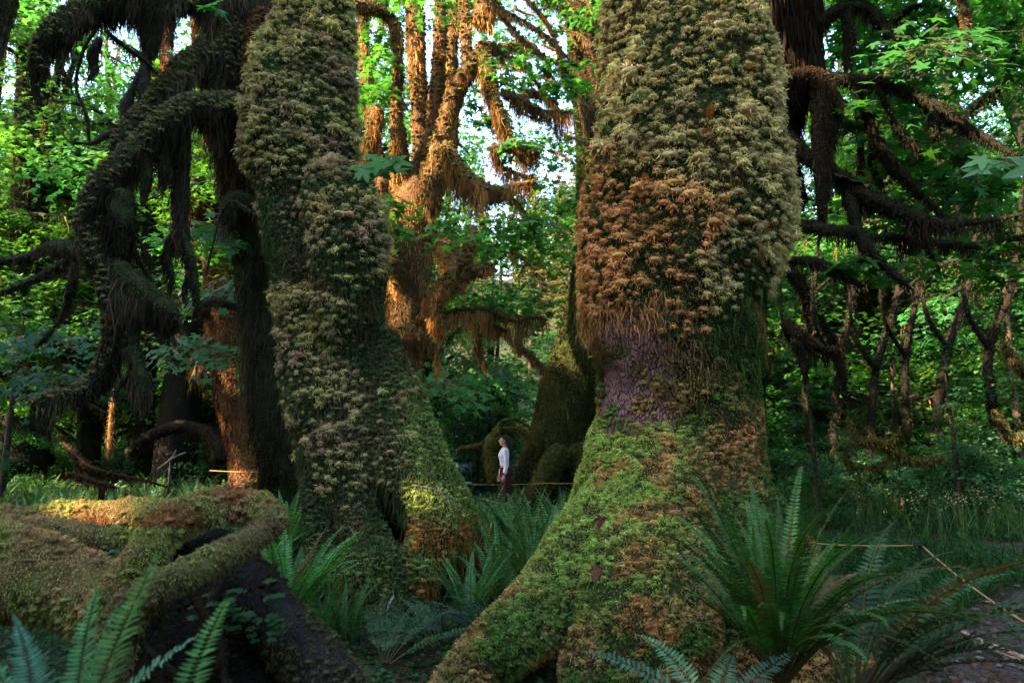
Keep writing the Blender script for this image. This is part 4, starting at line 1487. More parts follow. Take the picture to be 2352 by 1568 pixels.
    for k in range(34):  # overhead leaf canopy added to cut skylight on the right side
        c = np.array([rg.uniform(1.5, 13), rg.uniform(4, 15), 0])
        c[2] = rg.uniform(9.5, 13) if c[1] < 10 else rg.uniform(11.5, 14)
        Q, N = disc(c, rg.uniform(1.3, 2.1), 330, rg)
        leaves(T.g('crown'), Q, N, 0.18, jit((0.03, 0.10, 0.022), len(Q), rg), rg, T_TRI)
    # leaves on the limbs
    for i in range(80):
        x0, y0 = rg.uniform(1900, 2400), rg.uniform(-60, 640)
        Q, N = disc(P(x0, y0, rg.uniform(7.5, 10)), rg.uniform(.3, .6), 34, rg)
        leaves(T.g('crown'), Q, N, .13, jit((0.025, 0.095, 0.02), len(Q), rg), rg, T_MAPLE)
    T.finish(MATS)


dark_right_tree()

# ------------------------------------------------------------------ mossy uprooted root mass, lower left
def root_mass():
    b = P(300, 1300, 3.3)
    T = Tree('fallen_log', 'mossy root mass of a fallen tree with an arching loop, at lower left', (b[0], b[1], 0), 'log')

    def fcol(Q):
        x, y = proj(Q)
        n = fbm(Q, 5, 3)
        w = sm(.42, .6, n)[:, None]
        c = np.array([0.30, 0.32, 0.075]) * (1 - w) + np.array([0.42, 0.27, 0.11]) * w
        red = (sm(.55, .62, fbm(Q, 4, 9)) * (y < 1210))[:, None]
        c = c * (1 - red) + np.array([.34, .13, .05]) * red
        return c

    def fdark(Q):
        w = sm(.45, .6, fbm(Q, 5, 3))[:, None]
        return np.array([0.20, 0.18, 0.06]) * (1 - w) + np.array([0.20, 0.13, 0.07]) * w
    kw = dict(base=(.11, .10, .035), fuzz=30000, fl=.017, fw=.0038, bump=.28, bs=5)
    Ls = [  # back log with the sunlit top
        ([(-420, 1260, 3.5, 80), (-150, 1235, 3.6, 70), (0, 1225, 3.7, 56), (90, 1205, 3.8, 42), (160, 1196, 3.85, 44), (250, 1196, 3.9, 44), (330, 1192, 3.9, 44), (390, 1195, 3.9, 42), (440, 1210, 3.9, 34), (500, 1240, 3.9, 22)], fcol),
        # left front log body
        ([(-420, 1330, 2.9, 130), (-150, 1320, 2.95, 118), (0, 1318, 3.05, 98), (90, 1330, 3.1, 96), (170, 1355, 3.1, 84), (240, 1390, 3.05, 72), (290, 1440, 3.0, 60), (330, 1520, 2.95, 60), (360, 1640, 2.95, 60)], fcol),
        # upper limb running from the log body across to the loop
        ([(-60, 1255, 3.2, 60), (60, 1232, 3.25, 40), (140, 1228, 3.3, 30), (200, 1232, 3.35, 26), (260, 1240, 3.4, 28), (320, 1256, 3.45, 28), (370, 1270, 3.5, 26), (430, 1290, 3.5, 20)], fcol),
        # the loop
        ([(230, 1420, 2.95, 40), (285, 1350, 2.9, 42), (330, 1285, 2.9, 40), (368, 1230, 2.95, 39), (415, 1190, 3.0, 37), (475, 1168, 3.05, 33), (545, 1158, 3.1, 30), (600, 1162, 3.05, 25), (625, 1190, 2.95, 22)], fcol),
        ([(590, 1158, 3.1, 20), (622, 1182, 3.0, 24), (616, 1208, 2.85, 24), (570, 1242, 2.75, 24), (500, 1278, 2.65, 25), (440, 1310, 2.55, 27), (380, 1342, 2.5, 29), (330, 1370, 2.5, 32), (290, 1412, 2.5, 36), (262, 1470, 2.5, 38), (245, 1560, 2.5, 40), (235, 1700, 2.5, 40)], fdark),
        # dark leg dropping to the right
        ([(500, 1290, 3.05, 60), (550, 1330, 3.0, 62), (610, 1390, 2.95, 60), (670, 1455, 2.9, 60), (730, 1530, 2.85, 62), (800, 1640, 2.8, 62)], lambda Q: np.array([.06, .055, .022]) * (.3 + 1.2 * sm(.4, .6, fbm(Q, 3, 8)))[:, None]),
        ([(520, 1225, 3.3, 30), (480, 1300, 3.2, 85), (470, 1420, 3.1, 120), (480, 1520, 3.05, 150), (500, 1700, 3.0, 160)], lambda Q: np.tile([.022, .02, .01], (len(Q), 1))),  # near-black body: the shade under the root mass is put into its colour
    ]
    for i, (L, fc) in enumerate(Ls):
        k = dict(kw)
        if i == 5:
            k['fuzz'] = 9000
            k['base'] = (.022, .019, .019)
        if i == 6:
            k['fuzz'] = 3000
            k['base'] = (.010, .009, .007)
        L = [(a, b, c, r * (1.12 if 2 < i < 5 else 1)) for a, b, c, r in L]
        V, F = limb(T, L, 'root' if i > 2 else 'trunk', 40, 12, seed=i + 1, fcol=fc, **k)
        rg = rs(i + 70)
        Q, N = sample(V, F, int(area(V, F) * 1800), rg)
        kk = facing(Q, N, -.4)
        Q, N = Q[kk], N[kk]
        clump = sm(.42, .6, fbm(Q, 7, 4))
        kk = clump > rg.random(len(Q))
        Q, N = Q[kk], N[kk]
        kp = thin(Q, .026)
        Q, N = Q[kp], N[kp]
        tufts(T.g('moss'), Q + N * .002, N, .024 * rg.uniform(.6, 1.4, len(Q)), jit(fc(Q), len(Q), rg, .22, .08), rg, nb=22, wd=.13)
        hangfrom(T.g('hanging_moss'), V, F, 1500, .07, .005, (.07, .055, .02), rg, cl=9, seed=i)
    for i, L in enumerate([[(455, 1290, 2.62, 22), (470, 1272, 2.58, 16), (476, 1260, 2.56, 8)]]):
        limb(T, L, 'root', 26, 8, seed=80 + i, fcol=fcol, **{**kw, 'fuzz': 26000})
    for i, L in enumerate([[(350, 1360, 2.6, 10), (372, 1420, 2.6, 12), (365, 1500, 2.6, 10), (380, 1600, 2.6, 9)], [(430, 1330, 2.7, 9), (455, 1390, 2.7, 10), (500, 1460, 2.7, 9), (520, 1590, 2.7, 8)],
                           [(520, 1290, 2.85, 12), (500, 1350, 2.75, 10), (470, 1420, 2.7, 7), (440, 1520, 2.7, 6)], [(310, 1420, 2.5, 8), (330, 1480, 2.55, 8), (420, 1560, 2.6, 7)]]):
        limb(T, L, 'root', 12, 8, .35, 9, seed=90 + i, fcol=np.array([.05, .038, .02]), base=(.03, .022, .015), fuzz=6000, fl=.02, fw=.004)
    rg = rs(9)
    T.finish(MATS)
    # clover-like leaves
    mb = MB()
    for (x0, y0, d, n) in [(330, 1190 + 55, 3.2, 3), (250, 1270, 3.0, 3), (500, 1370, 2.75, 12), (560, 1440, 2.75, 12), (530, 1400, 2.7, 12), (620, 1430, 2.7, 8), (600, 1360, 2.7, 6)]:
        for j in range(n):
            q = P(x0 + rg.normal(0, 30 if n > 3 else 6), y0 + rg.normal(0, 16 if n > 3 else 4), d)
            for a in (0, 2.1, 4.2):
                a += rg.uniform(0, .4)
                Q = q + np.array([math.cos(a), math.sin(a) * .8, .1]) * .012
                leaves(mb, Q[None], nrm(np.array([[-.1, -.5, 1.]])), .03, np.array([[.03, .10, .03]]), rg, T_KITE)
    tag(mb.build('wood_sorrel', M_LEAF), 'wood sorrel leaves growing in the dark beside the mossy root mass', 'wood sorrel', kind='stuff')


root_mass()


# ------------------------------------------------------------------ ferns
def place_ferns():
    rg = rs(42)
    D2R = math.radians
    # near left, blue-green
    BG = (0.13, 0.33, 0.17)
    b = P(120, 1760, 1.45)
    fern_fronds('pale blue green fern fronds rising at the bottom left corner, close to the camera', b,
                [(0, .44, .22, .5, .07, 0), (170, .30, .1, .5, .065, 0), (15, .36, -.1, .25, .065, .4), (180, .34, .35, .9, .065, 0), (10, .34, .5, 1.1, .06, 0), (60, .33, .1, .4, .05, 0)], 44, BG, 1)
    b = P(330, 1760, 1.5)
    fern_fronds('single blue green fern frond standing in front of the dark hollow of the log', b, [(0, .38, .2, .55, .055, 1.2)], 38, BG, 2)
    # big dark fern at lower right
    b = P(1790, 1560, 3.05)
    sp = []
    for i in range(62):
        az = rg.uniform(0, 360)
        u = rg.random()
        sp.append((az, rg.uniform(.68, 1.12), .08 + .6 * u, .5 + 1.3 * u + rg.uniform(0, .5), rg.uniform(.05, .066), 2.6 if rg.random() < .5 else 0))
    fern_fronds('very large dark sword fern with curled tips in front of the right trunk', b, sp, 58, (0.035, 0.125, 0.025), 3)
    b = P(1960, 1600, 3.0)
    sp = [(rg.uniform(-70, 100), rg.uniform(.7, 1.1), .4 + .5 * rg.random(), 1.3 + rg.uniform(0, .7), .08, 0) for i in range(22)]
    fern_fronds('drooping dark fern fronds overhanging the gravel trail', b, sp, 40, (0.028, 0.085, 0.03), 4)
    b = P(1640, 1640, 2.7)
    fern_fronds('blurred bluish fern fronds at the bottom edge below the big maple', b, [(170, .5, .9, 1.5, .07, 0), (60, .35, .9, 1.6, .07, 0), (120, .4, .7, 1.4, .07, 0), (20, .45, .9, 1.5, .07, 0)], 26, (0.06, .15, .09), 5)
    # clump between root mass and left maple
    b = P(655, 1345, 5.2)
    b[2] = gz(b[0], b[1]) + .05
    sp = [(rg.uniform(0, 360), rg.uniform(.75, 1.12), .1 + .4 * rg.random(), .8 + rg.uniform(0, .9), rg.uniform(.065, .085), 1.2 if rg.random() < .2 else 0) for i in range(42)]
    fern_fronds('green sword fern clump between the mossy root loop and the tufted maple', b, sp, 40, (0.07, 0.24, 0.06), 6)
    b = P(655, 1180, 7.7)
    b[2] = .15
    single_fern('sword_fern', 'upright fern clump against the base of the dark left trunk', b, 30, 1.0, 34, .085, (0.085, .27, .07), 7)
    # ferns between the two great trunks
    for i, (x0, y0, d, n, L, col, lab) in enumerate([
            (1090, 1290, 7.9, 28, 1.0, (.08, .22, .06), 'fern clump pressed against the right root of the tufted maple'),
            (1225, 1330, 6.6, 28, .95, (.07, .20, .06), 'fern clump at the front of the gap between the great trunks'),
            (1150, 1210, 9.6, 26, .9, (.09, .24, .08), 'small bright fern clump just in front of the rope by the woman'),
            (560, 1330, 6.2, 26, .85, (.07, .2, .06), 'fern clump behind the arch of the root mass'),
            (1080, 1400, 5.7, 26, .7, (.06, .19, .06), 'low fern filling the gully below the orange sunlit root'),
            (1150, 1350, 6.3, 28, .85, (.07, .21, .06), 'fern spreading at the left foot of the big maple flare'),
            (790, 1450, 5.3, 22, .5, (.05, .17, .04), 'small fern in front of the mossy mound between the roots'),
            (730, 1420, 5.1, 24, .6, (.06, .19, .05), 'small fern right of the dark leg of the root mass'),
            (1190, 1290, 7.6, 30, 1.05, (.08, .23, .06), 'tall fern clump in the middle of the gap between the two great trunks'),
            (1270, 1270, 7.5, 30, 1.0, (.085, .24, .07), 'bright fern clump touching the left edge of the big flare'),
            (1160, 1250, 8.2, 30, .95, (.09, .25, .07), 'fern clump with upright tips right of the left maple root'),
            (1130, 1330, 7.2, 24, 1.0, (.05, .17, .06), 'fern clump right of the orange sunlit root'),
            (1240, 1300, 7.0, 26, 1.05, (.06, .18, .06), 'full fern clump leaning on the left side of the big maple flare'),
            (1200, 1235, 8.6, 24, 1.0, (.07, .20, .06), 'fern clump below the woman, its tips at her knees'),
            (1300, 1240, 8.2, 24, 1.0, (.07, .20, .06), 'fern clump close behind the big maple flare'),
            (1120, 1220, 8.8, 20, .8, (.08, .2, .07), 'small fern clump at the foot of the tufted maple'),
            (1350, 1180, 11, 22, 1.0, (.06, .18, .06), 'fern clump at the foot of the leaning trunk'),
            (1290, 1190, 10.5, 20, .9, (.06, .18, .06), 'fern clump by the rope post near the woman'),
            (370, 1110, 13.0, 22, .8, (.08, .2, .08), 'fern clump hiding the foot of the small black marker'),
            (470, 1110, 12.6, 22, .85, (.08, .2, .08), 'fern clump left of the pale dried fern'),
            (1560, 1120, 16, 20, 1.0, (.06, .18, .06), 'fern clump in the dark just right of the leaning trunk')]):
        b = P(x0, y0, d)
        b[2] = gz(b[0], b[1])
        single_fern('sword_fern', lab, b, n, L, 32, .085, col, 20 + i, rotz=i * 1.3, spread=(.3, 1.2), curlp=.2)
    # the two sunlit fronds
    b = P(1085, 1400, 6.75)
    fern_fronds('two yellow sunlit fern fronds beside the orange sunlit root', b, [(60, .98, .05, .25, .07, 0), (30, .95, .12, .35, .07, 0), (200, .6, .3, .8, .06, 0)], 40, (0.20, .24, .04), 8)
    # prostrate fronds in the gully
    for i, (x0, y0, d, az, col, lab) in enumerate([
            (1130, 1450, 5.2, 200, (.025, .085, .06), 'dark bluish fern fronds lying over the gully left of the big root'),
            (880, 1530, 4.6, 60, (.03, .09, .03), 'low green fern in the shade at bottom centre'),
            (1010, 1480, 5.0, 150, (.025, .08, .045), 'flat dark fern fronds under the orange sunlit root'),
            (1180, 1390, 5.4, 190, (.03, .085, .06), 'dark fern fronds hugging the left root of the big maple')]):
        b = P(x0, y0, d)
        b[2] = gz(b[0], b[1]) + .05
        fern_fronds(lab, b, [(az + rg.normal(0, 45), rg.uniform(.4, .75), .7 + rg.uniform(0, .4), 1.4 + rg.uniform(0, .4), .06, 0) for _ in range(11)], 28, col, 30 + i)
    # fern field: a few clump shapes copied
    protos = []
    for i in range(5):
        me = fern_mesh(60 + i, 22 + 3 * i, 1.0, 20, .10, [G_FERN, G_FERN2, (0.10, .24, .10), (.15, .28, .12), (.07, .20, .06)][i], curlp=.55)
        o = me.build('sword_fern', M_FERN)
        protos.append(o)
    used = [False] * 5
    pts = []
    tries = 0

    def add(x, y, s, zone):
        k = int(rg.integers(0, 5))
        if not used[k]:
            o = protos[k]
            used[k] = True
        else:
            o = protos[k].copy()
            COL.objects.link(o)
        o.location = (x, y, gz(x, y) - .02)
        o.rotation_euler = (0, 0, rg.uniform(0, 6.28))
        o.scale = (s, s, s * rg.uniform(.85, 1.1))
        tag(o, zone[0], 'fern', zone[1])
    zones = {'L': ('sword fern with curled tips in the open fern field left of the trunks', 'ferns of the left field'),
             'M': ('sword fern on the shaded ground between the two great trunks', 'ferns between the trunks'),
             'R': ('dark sword fern on the shaded ground right of the great trunk', 'ferns of the right side')}
    while len(pts) < 250 and tries < 20000:
        tries += 1
        d = 6.5 + 22 * rg.random() ** 1.2
        x = rg.uniform(-.82, .82) * d
        if rg.random() < .4:
            d = rg.uniform(10, 18)
            x = -rg.uniform(.28, .8) * d
        px = W0 / 2 + x / d * FP
        z = 'L' if px < 700 else ('M' if px < 1400 else 'R')
        if z == 'L' and d < 7.5 or z == 'M' and (d < 10 or abs(x + .1) < 1.1) or z == 'R' and d < 7.5:
            continue
        if z == 'R' and 7 < d < 13 and x > 3.2 and rg.random() < .9:
            continue
        if trail_mask(np.array([x]), np.array([d]), .5)[0]:
            continue
        if any((x - a) ** 2 + (d - b) ** 2 < .42 for a, b in pts):
            continue
        pts.append((x, d))
        add(x, d, rg.uniform(.65, 1.05), zones[z])
    for k in range(5):
        if not used[k]:
            add(-3 - k, 12 + k, .8, zones['L'])


place_ferns()


# ------------------------------------------------------------------ ground cover (nobody could count it)
def ground_cover():
    rg = rs(17)
    mb = MB()
    n = 60000
    d = 2.2 + 24 * rg.random(n) ** 1.35
    x = rg.uniform(-.85, .85, n) * d
    k = ~trail_mask(x, d, .12)
    x, d = x[k], d[k]
    dens = fbm(np.column_stack([x, d, 0 * x]), .8, 3)
    k = rg.random(len(x)) < sm(.3, .55, dens)
    x, d = x[k], d[k]
    z = gh(x, d) + rg.uniform(.01, .16, len(x)) * sm(3, 8, d)
    N = nrm(np.stack([0 * x, 0 * x - .1, 0 * x + 1], 1) + rg.normal(0, .4, (len(x), 3)))
    s = .035 + .0035 * d
    leaves(mb, np.stack([x, d, z], 1), N, s, jit((0.03, 0.10, 0.028), len(x), rg, .4, .1), rg, T_TRI)
    tag(mb.build('ground_cover', M_LEAF), 'low green herbs and sorrel carpeting the forest floor', 'ground cover', kind='stuff')
    mb = MB()
    n = 60000
    d = 5 + 18 * rg.random(n)
    x = d * rg.uniform(.1, .85, n)
    m = (rg.random(n) < .22)
    x[m] = d[m] * rg.uniform(-.85, .2, m.sum())
    k = ~trail_mask(x, d, .1)
    x, d = x[k], d[k]
    k = rg.random(len(x)) < sm(.35, .55, fbm(np.column_stack([x, d, 0 * x]), .6, 13)) * .9 + .1
    x, d = x[k], d[k]
    Q = np.stack([x, d, gh(x, d)], 1)
    N = np.tile([0, 0, 1.0], (len(x), 1))
    blades(mb, Q, N, .26, .008 + .0008 * d, jit((0.022, 0.07, 0.018), len(x), rg, .4, .12), rg, .35, .35)
    tag(mb.build('grass', M_LEAF), 'fine green grass growing between the ferns', 'grass', kind='stuff')
    # pale seeding grass at right
    mb = MB()
    n = 150
    c = P(2230, 1180, 11.5)
    x = c[0] + rg.normal(0, 1.1, n)
    y = c[1] + rg.normal(0, 1.0, n)
    Q = np.stack([x, y, gh(x, y)], 1)
    for j in range(3):
        blades(mb, Q, np.tile([0, 0, 1.0], (n, 1)), .7, .008, jit((0.09, .14, .05), n, rg, .25, .08), rg, .2, .22)
    T = Q + np.array([0, 0, .62]) + rg.normal(0, .08, (n, 3))
    for j in range(4):
        q = T + rg.normal(0, .035, (n, 3))
        leaves(mb, q, nrm(rg.normal(0, 1, (n, 3))), .03, jit((.34, .32, .20), n, rg, .2, .05), rg, T_KITE)
    tag(mb.build('seeding_grass', M_LEAF), 'tall pale grass gone to seed in the clearing at right', 'grass', kind='stuff')
    # litter of the gully
    mb = MB()
    n = 6000
    x = rg.uniform(-2.6, 3.2, n)
    y = rg.uniform(2.4, 8.5, n)
    Q = np.stack([x, y, gh(x, y) + .012], 1)
    leaves(mb, Q, nrm(rg.normal(0, .35, (n, 3)) + [0, 0, 1]), .05, jit((.09, .045, .025), n, rg, .4, .15), rg, T_TRI)
    n = 1500
    x = rg.uniform(2.5, 8, n)
    y = rg.uniform(3, 8.0, n)
    Q = np.stack([x, y, gh(x, y) + .05], 1)
    leaves(mb, Q, nrm(rg.normal(0, .3, (n, 3)) + [0, 0, 1]), .04, jit((.13, .06, .03), n, rg, .4, .15), rg, T_TRI)
    tag(mb.build('leaf_litter', M_LEAF), 'brown dead leaves littering the ground', 'leaf litter', kind='stuff')


ground_cover()

# ------------------------------------------------------------------ forest behind
def forest_tree(seed, H, R, n, leafs, col, stems=3, T_=None, low=.18, hang=True):
    """a broadleaf tree at the origin: trunk, crown and hanging moss meshes"""
    rg = rs(seed)
    tr, cr, hm = MB(), MB(), MB()
    tips = []
    bark = (0.016, 0.014, 0.009)
    for s in range(stems):
        a = rg.uniform(0, 6.28)
        o = np.array([math.cos(a), math.sin(a), 0])
        lean = rg.uniform(.05, .22) * H
        p = [np.array([0, 0, -.3]) + o * .1, o * lean * .12 + [0, 0, H * .2], o * lean * .5 + [0, 0, H * .5] + rg.normal(0, .3, 3), o * lean + [0, 0, H * rg.uniform(.8, 1)]]
        V, F = tube(p, [H * .022, H * .016, H * .011, H * .003], 9, 6, .2, 1.5, seed + s)
        tr.add(V, F, bark)
        C = catmull(np.array(p), 6)
        for k in range(10):
            t = rg.uniform(.22, 1)
            q = C[int(t * (len(C) - 1))]
            a2 = rg.uniform(0, 6.28)
            ln = R * rg.uniform(.5, 1.0) * (1.1 - .5 * t)
            e = q + np.array([math.cos(a2) * ln, math.sin(a2) * ln, rg.uniform(-.12, .35) * ln])
            m = (q + e) / 2 + [0, 0, .14 * ln]
            V, F = tube([q, m, e], [H * .006, H * .004, H * .0012], 6, 4, .3, 2, seed + k)
            tr.add(V, F, bark)
            if hang:
                hangfrom(hm, V, F, 130, .8, .035, (0.13, 0.08, 0.03), rg, cl=1.5, seed=k)
            for u in (.35, .65, 1.0):
                tips.append(q * (1 - u) ** 1 + e * u + np.array([0, 0, .14 * ln * 4 * u * (1 - u)]) + rg.normal(0, .25, 3))
    tips = np.array(tips)
    tips = tips[tips[:, 2] > H * low]
    per = max(8, n // len(tips))
    for c in tips:
        R1 = rg.uniform(.5, 1.25) * R * .26
        Q, N = disc(c, R1, per, rg, thick=.22, sl=rg.normal(0, .2, 2))
        cc = jit(col, 1, rg, .22, .1)
        leaves(cr, Q, N, leafs, jit(np.tile(cc, (len(Q), 1)), len(Q), rg, .2, .08), rg, T_ or T_TRI)
    return tr, hm, cr


def conifer(seed, H, R, col, nb=70, per=90, sz=.16, low=.06, trunk=(0.05, .035, .025)):
    rg = rs(seed)
    tr, cr = MB(), MB()
    V, F = tube([[0, 0, -.3], [0, 0, H * .5], [.1, 0, H]], [H * .018, H * .011, H * .001], 9, 8, .12, 1, seed)
    tr.add(V, F, trunk)
    for k in range(nb):
        t = low + (1 - low) * (k + rg.random()) / nb
        z = H * t
        ln = R * (1 - t) ** .75 * rg.uniform(.7, 1.1) + .1
        a = rg.uniform(0, 6.28)
        h = np.array([math.cos(a), math.sin(a), 0])
        s = np.array([-h[1], h[0], 0])
        m = per if ln > R * .3 else per // 2
        u = rg.random(m) ** .7
        w = rg.uniform(-1, 1, m) * .36 * ln * (1.05 - u) * np.minimum(1, u * 3)
        dr = -.28 * ln * u * u + .08 * ln * u
        Q = np.array([0, 0, z]) + h * (u * ln)[:, None] + s * w[:, None] + np.array([0, 0, 1]) * (dr - .25 * np.abs(w) + rg.normal(0, .03 * ln, m))[:, None]
        d = nrm(h + s * np.sign(w)[:, None] * .8 + [0, 0, -.35] + rg.normal(0, .15, (m, 3)))
        l = sz * rg.uniform(.6, 1.3, (m, 1)) * (1 + .04 * R)
        sd = nrm(np.cross(d, [0, 0, 1.0])) * l * .22
        V = np.stack([Q, Q + d * l * .5 + sd, Q + d * l, Q + d * l * .5 - sd], 1)
        c = jit(np.tile(jit(col, 1, rg, .15, .06), (m, 1)), m, rg, .2, .06)
        cr.add(V.reshape(-1, 3), np.arange(m * 4).reshape(-1, 4), np.repeat(c, 4, 0))
    return tr, None, cr


def make_proto(name, parts):
    r = empty(name, (0, 0, 0))
    for nm, mb, m, s in parts:
        if mb is not None and mb.V:
            mb.build(nm, m, r, s)
    return r


def vary(protos, used, k):
    if not used[k]:
        used[k] = True
        return protos[k]
    return copy_tree(protos[k])


def forest():
    rg = rs(2024)
    LB = (0.055, 0.16, 0.035)
    protos = []
    for i, (H, R, n, s, c, st) in enumerate([(19, 5.2, 17000, .135, (.04, .125, .037), 3), (16, 4.8, 17000, .125, (.056, .15, .037), 4), (22, 5.5, 19000, .14, (.035, .115, .037), 3), (14, 4.6, 16000, .12, (.085, .19, .042), 4)]):
        tr, hm, cr = forest_tree(100 + i, H, R, n, s, c, st, T_MID if i < 2 else T_TRI)
        protos.append(make_proto('broadleaf_tree', [('trunk', tr, M_BARK, True), ('hanging_moss', hm, M_HANG, False), ('crown', cr, M_LEAF, False)]))
    used = [False] * 4
    zoneof = lambda px: 'left' if px < 900 else ('gap' if px < 1400 else 'right')
    lab = {'left': ('bright green broadleaf tree in the sunlit wood left of the trunks', 'broadleaf trees of the left wood'),
           'gap': ('green broadleaf tree in the wood seen between the two great trunks', 'broadleaf trees seen between the trunks'),
           'right': ('green broadleaf tree in the wood right of the great trunk', 'broadleaf trees of the right wood')}
    placed = []

    def put(px, d, k, s):
        x = (px - W0 / 2) / FP * d
        o = vary(protos, used, k)
        o.location = (x, d, gz(x, d))
        o.rotation_euler = (0, 0, rg.uniform(0, 6.28))
        o.scale = (s, s, s)
        z = zoneof(px)
        tag(o, lab[z][0], 'tree', lab[z][1])
    # rows
    for d0, px0, px1, step in [(19, -250, 2600, 250), (25, -300, 2650, 230), (29, -300, 900, 170), (29.5, 1480, 2650, 220), (38, -300, 1000, 170), (33, -300, 2650, 215), (44, -300, 2700, 190)]:
        px = px0 + rg.uniform(0, 80)
        while px < px1:
            d = d0 * rg.uniform(.9, 1.12)
            k = int(rg.integers(0, 4))
            s = rg.uniform(.85, 1.15)
            if 1010 < px < 1450:
                if d0 < 30:
                    px += 60
                    continue
                if px > 1120:
                    s = {33: .42, 44: .5}.get(d0, .4)
                else:
                    s = .75
            if not (d0 == 19 and 800 < px < 1500):
                put(px, d, k, s)
            px += step * rg.uniform(.75, 1.25)
    # far conifers on the hill
    cp = []
    for i, (H, R, c) in enumerate([(30, 4.2, (.10, .105, .06)), (26, 3.8, (.05, .09, .045)), (34, 4.5, (.16, .12, .085))]):
        tr, _, cr = conifer(300 + i, H, R, c, 90, 70, .75)
        cp.append(make_proto('conifer', [('trunk', tr, M_BARK, True), ('crown', cr, M_LEAF, False)]))
    cu = [False] * 3
    for j in range(64):
        d = 60 + 85 * (j / 64) ** 1.0 + rg.uniform(-3, 3)
        px = rg.uniform(-150, 2500) if j % 2 else rg.uniform(1080, 1420)
        x = (px - W0 / 2) / FP * d
        o = vary(cp, cu, int(rg.integers(0, 3)))
        s = rg.uniform(.75, 1.1)
        if 1100 < px < 1420:
            s = rg.uniform(.45, .68)
        o.location = (x, d, gz(x, d) - .5)
        o.rotation_euler = (0, 0, rg.uniform(0, 6.28))
        o.scale = (s, s, s)
        z = zoneof(px)
        tag(o, {'left': 'tall conifer far off behind the left wood', 'gap': 'pale sunlit conifer far off on the slope between the great trunks', 'right': 'tall conifer far off behind the right wood'}[z],
            'conifer', {'left': 'far conifers on the left', 'gap': 'far conifers between the trunks', 'right': 'far conifers on the right'}[z])
    # understory maples
    vp = []
    for i, (c, s) in enumerate([((.045, .14, .04), .10), ((.065, .165, .04), .09), ((.035, .115, .045), .10), ((.05, .135, .05), .085)]):
        tr, hm, cr = forest_tree(200 + i, 4.2 + .7 * i, 2.0, 5200, s, c, 5, T_MID, .1, False)
        vp.append(make_proto('vine_maple', [('stem', tr, M_BARK, True), ('foliage', cr, M_LEAF, False)]))
    vu = [False] * 4
    vl = {'left': ('leafy vine maple bush in the undergrowth left of the trunks', 'vine maples of the left undergrowth'),
          'gap': ('vine maple bush in the undergrowth between the great trunks', 'vine maples between the trunks'),
          'right': ('dark leafy vine maple bush in the undergrowth right of the great trunk', 'vine maples of the right undergrowth')}
    for j in range(64):
        for t in range(40):
            d = rg.uniform(14.5, 34)
            px = rg.uniform(-150, 2500)
            x = (px - W0 / 2) / FP * d
            if abs(x) < 2.6 and d < 21:
                continue
            if 380 < px < 640 and d < 18.5:
                continue
            if px < 700 and d < 18:
                continue
            break
        o = vary(vp, vu, int(rg.integers(0, 4)))
        s = rg.uniform(.7, 1.15)
        o.location = (x, d, gz(x, d) - .1)
        o.rotation_euler = (0, 0, rg.uniform(0, 6.28))
        o.scale = (s, s, s)
        z = zoneof(px)
        tag(o, vl[z][0], 'bush', vl[z][1])
    # low pale salmonberry bushes at left back
    tr, hm, cr = forest_tree(260, 1.7, 1.5, 4200, .075, (.08, .19, .10), 6, T_TRI, .1, False)
    sp = make_proto('berry_bush', [('stem', tr, M_BARK, True), ('foliage', cr, M_LEAF, False)])
    us = [False]
    for j in range(22):
        px, d = (rg.uniform(60, 520), rg.uniform(19, 25)) if j < 16 else (rg.uniform(1900, 2400), rg.uniform(13, 17))
        x = (px - W0 / 2) / FP * d
        o = vary([sp], us, 0)
        s = rg.uniform(.7, 1.1)
        o.location = (x, d, gz(x, d) - .05)
        o.rotation_euler = (0, 0, rg.uniform(0, 6.28))
        o.scale = (s, s, s)
        tag(o, 'low pale green berry bush at the back of the ' + ('left fern field' if j < 16 else 'clearing on the right'), 'bush', 'pale bushes behind the ' + ('fern field' if j < 16 else 'clearing'))
    # young hemlocks
    hp = []
    for i, (H, R) in enumerate([(5.5, 2.4), (7.5, 2.8)]):
        tr, _, cr = conifer(400 + i, H, R, (.022, .075, .035), 60, 240, .085, .04)
        hp.append(make_proto('young_hemlock', [('trunk', tr, M_BARK, True), ('crown', cr, M_LEAF, False)]))
    hu = [False] * 2
    for px, d, s, lab_ in [(2180, 12.5, .62, 'dark young hemlock with drooping sprays behind the mossy fallen branch'), (1860, 11.5, .58, 'dark young hemlock close to the right side of the great trunk'),
                           (2330, 14, .8, 'young hemlock at the right edge behind the seeding grass'), (2050, 15, .8, 'young hemlock in the middle of the right undergrowth'),
                           (120, 19, 1.0, 'dark hemlock standing in front of the far left trunk'), (30, 15.5, .9, 'dark hemlock at the left edge of the fern field'), (400, 21, .7, 'dark hemlock under the arching fallen trunk'),
                           (1100, 22, .6, 'hemlock in the dark behind the woman'), (1420, 22, .7, 'hemlock behind the leaning trunk')]:
        x = (px - W0 / 2) / FP * d
        o = vary(hp, hu, int(rg.integers(0, 2)))
        o.location = (x, d, gz(x, d) - .05)
        o.rotation_euler = (0, 0, rg.uniform(0, 6.28))
        o.scale = (s, s, s)
        tag(o, lab_, 'hemlock')
    # a few dark trunks and saplings that can be told apart
    G = np.array([.02, .022, .012])
    kw = dict(base=(.02, .016, .012), fcol=G, fuzz=700, fl=.07, fw=.02, hang=60, hl=.4, hcol=(.03, .02, .012))
    def lone(name, label, Ls, cat='tree', **k2):
        p = P(*Ls[0][0][:3])
        T = Tree(name, label, (p[0], p[1], gz(p[0], p[1])), cat)
        for i, L in enumerate(Ls):
            limb(T, L, 'trunk' if i == 0 else 'limb', 16, 7, .18, 1.5, 7 + i, **{**kw, **k2})
        T.finish(MATS)
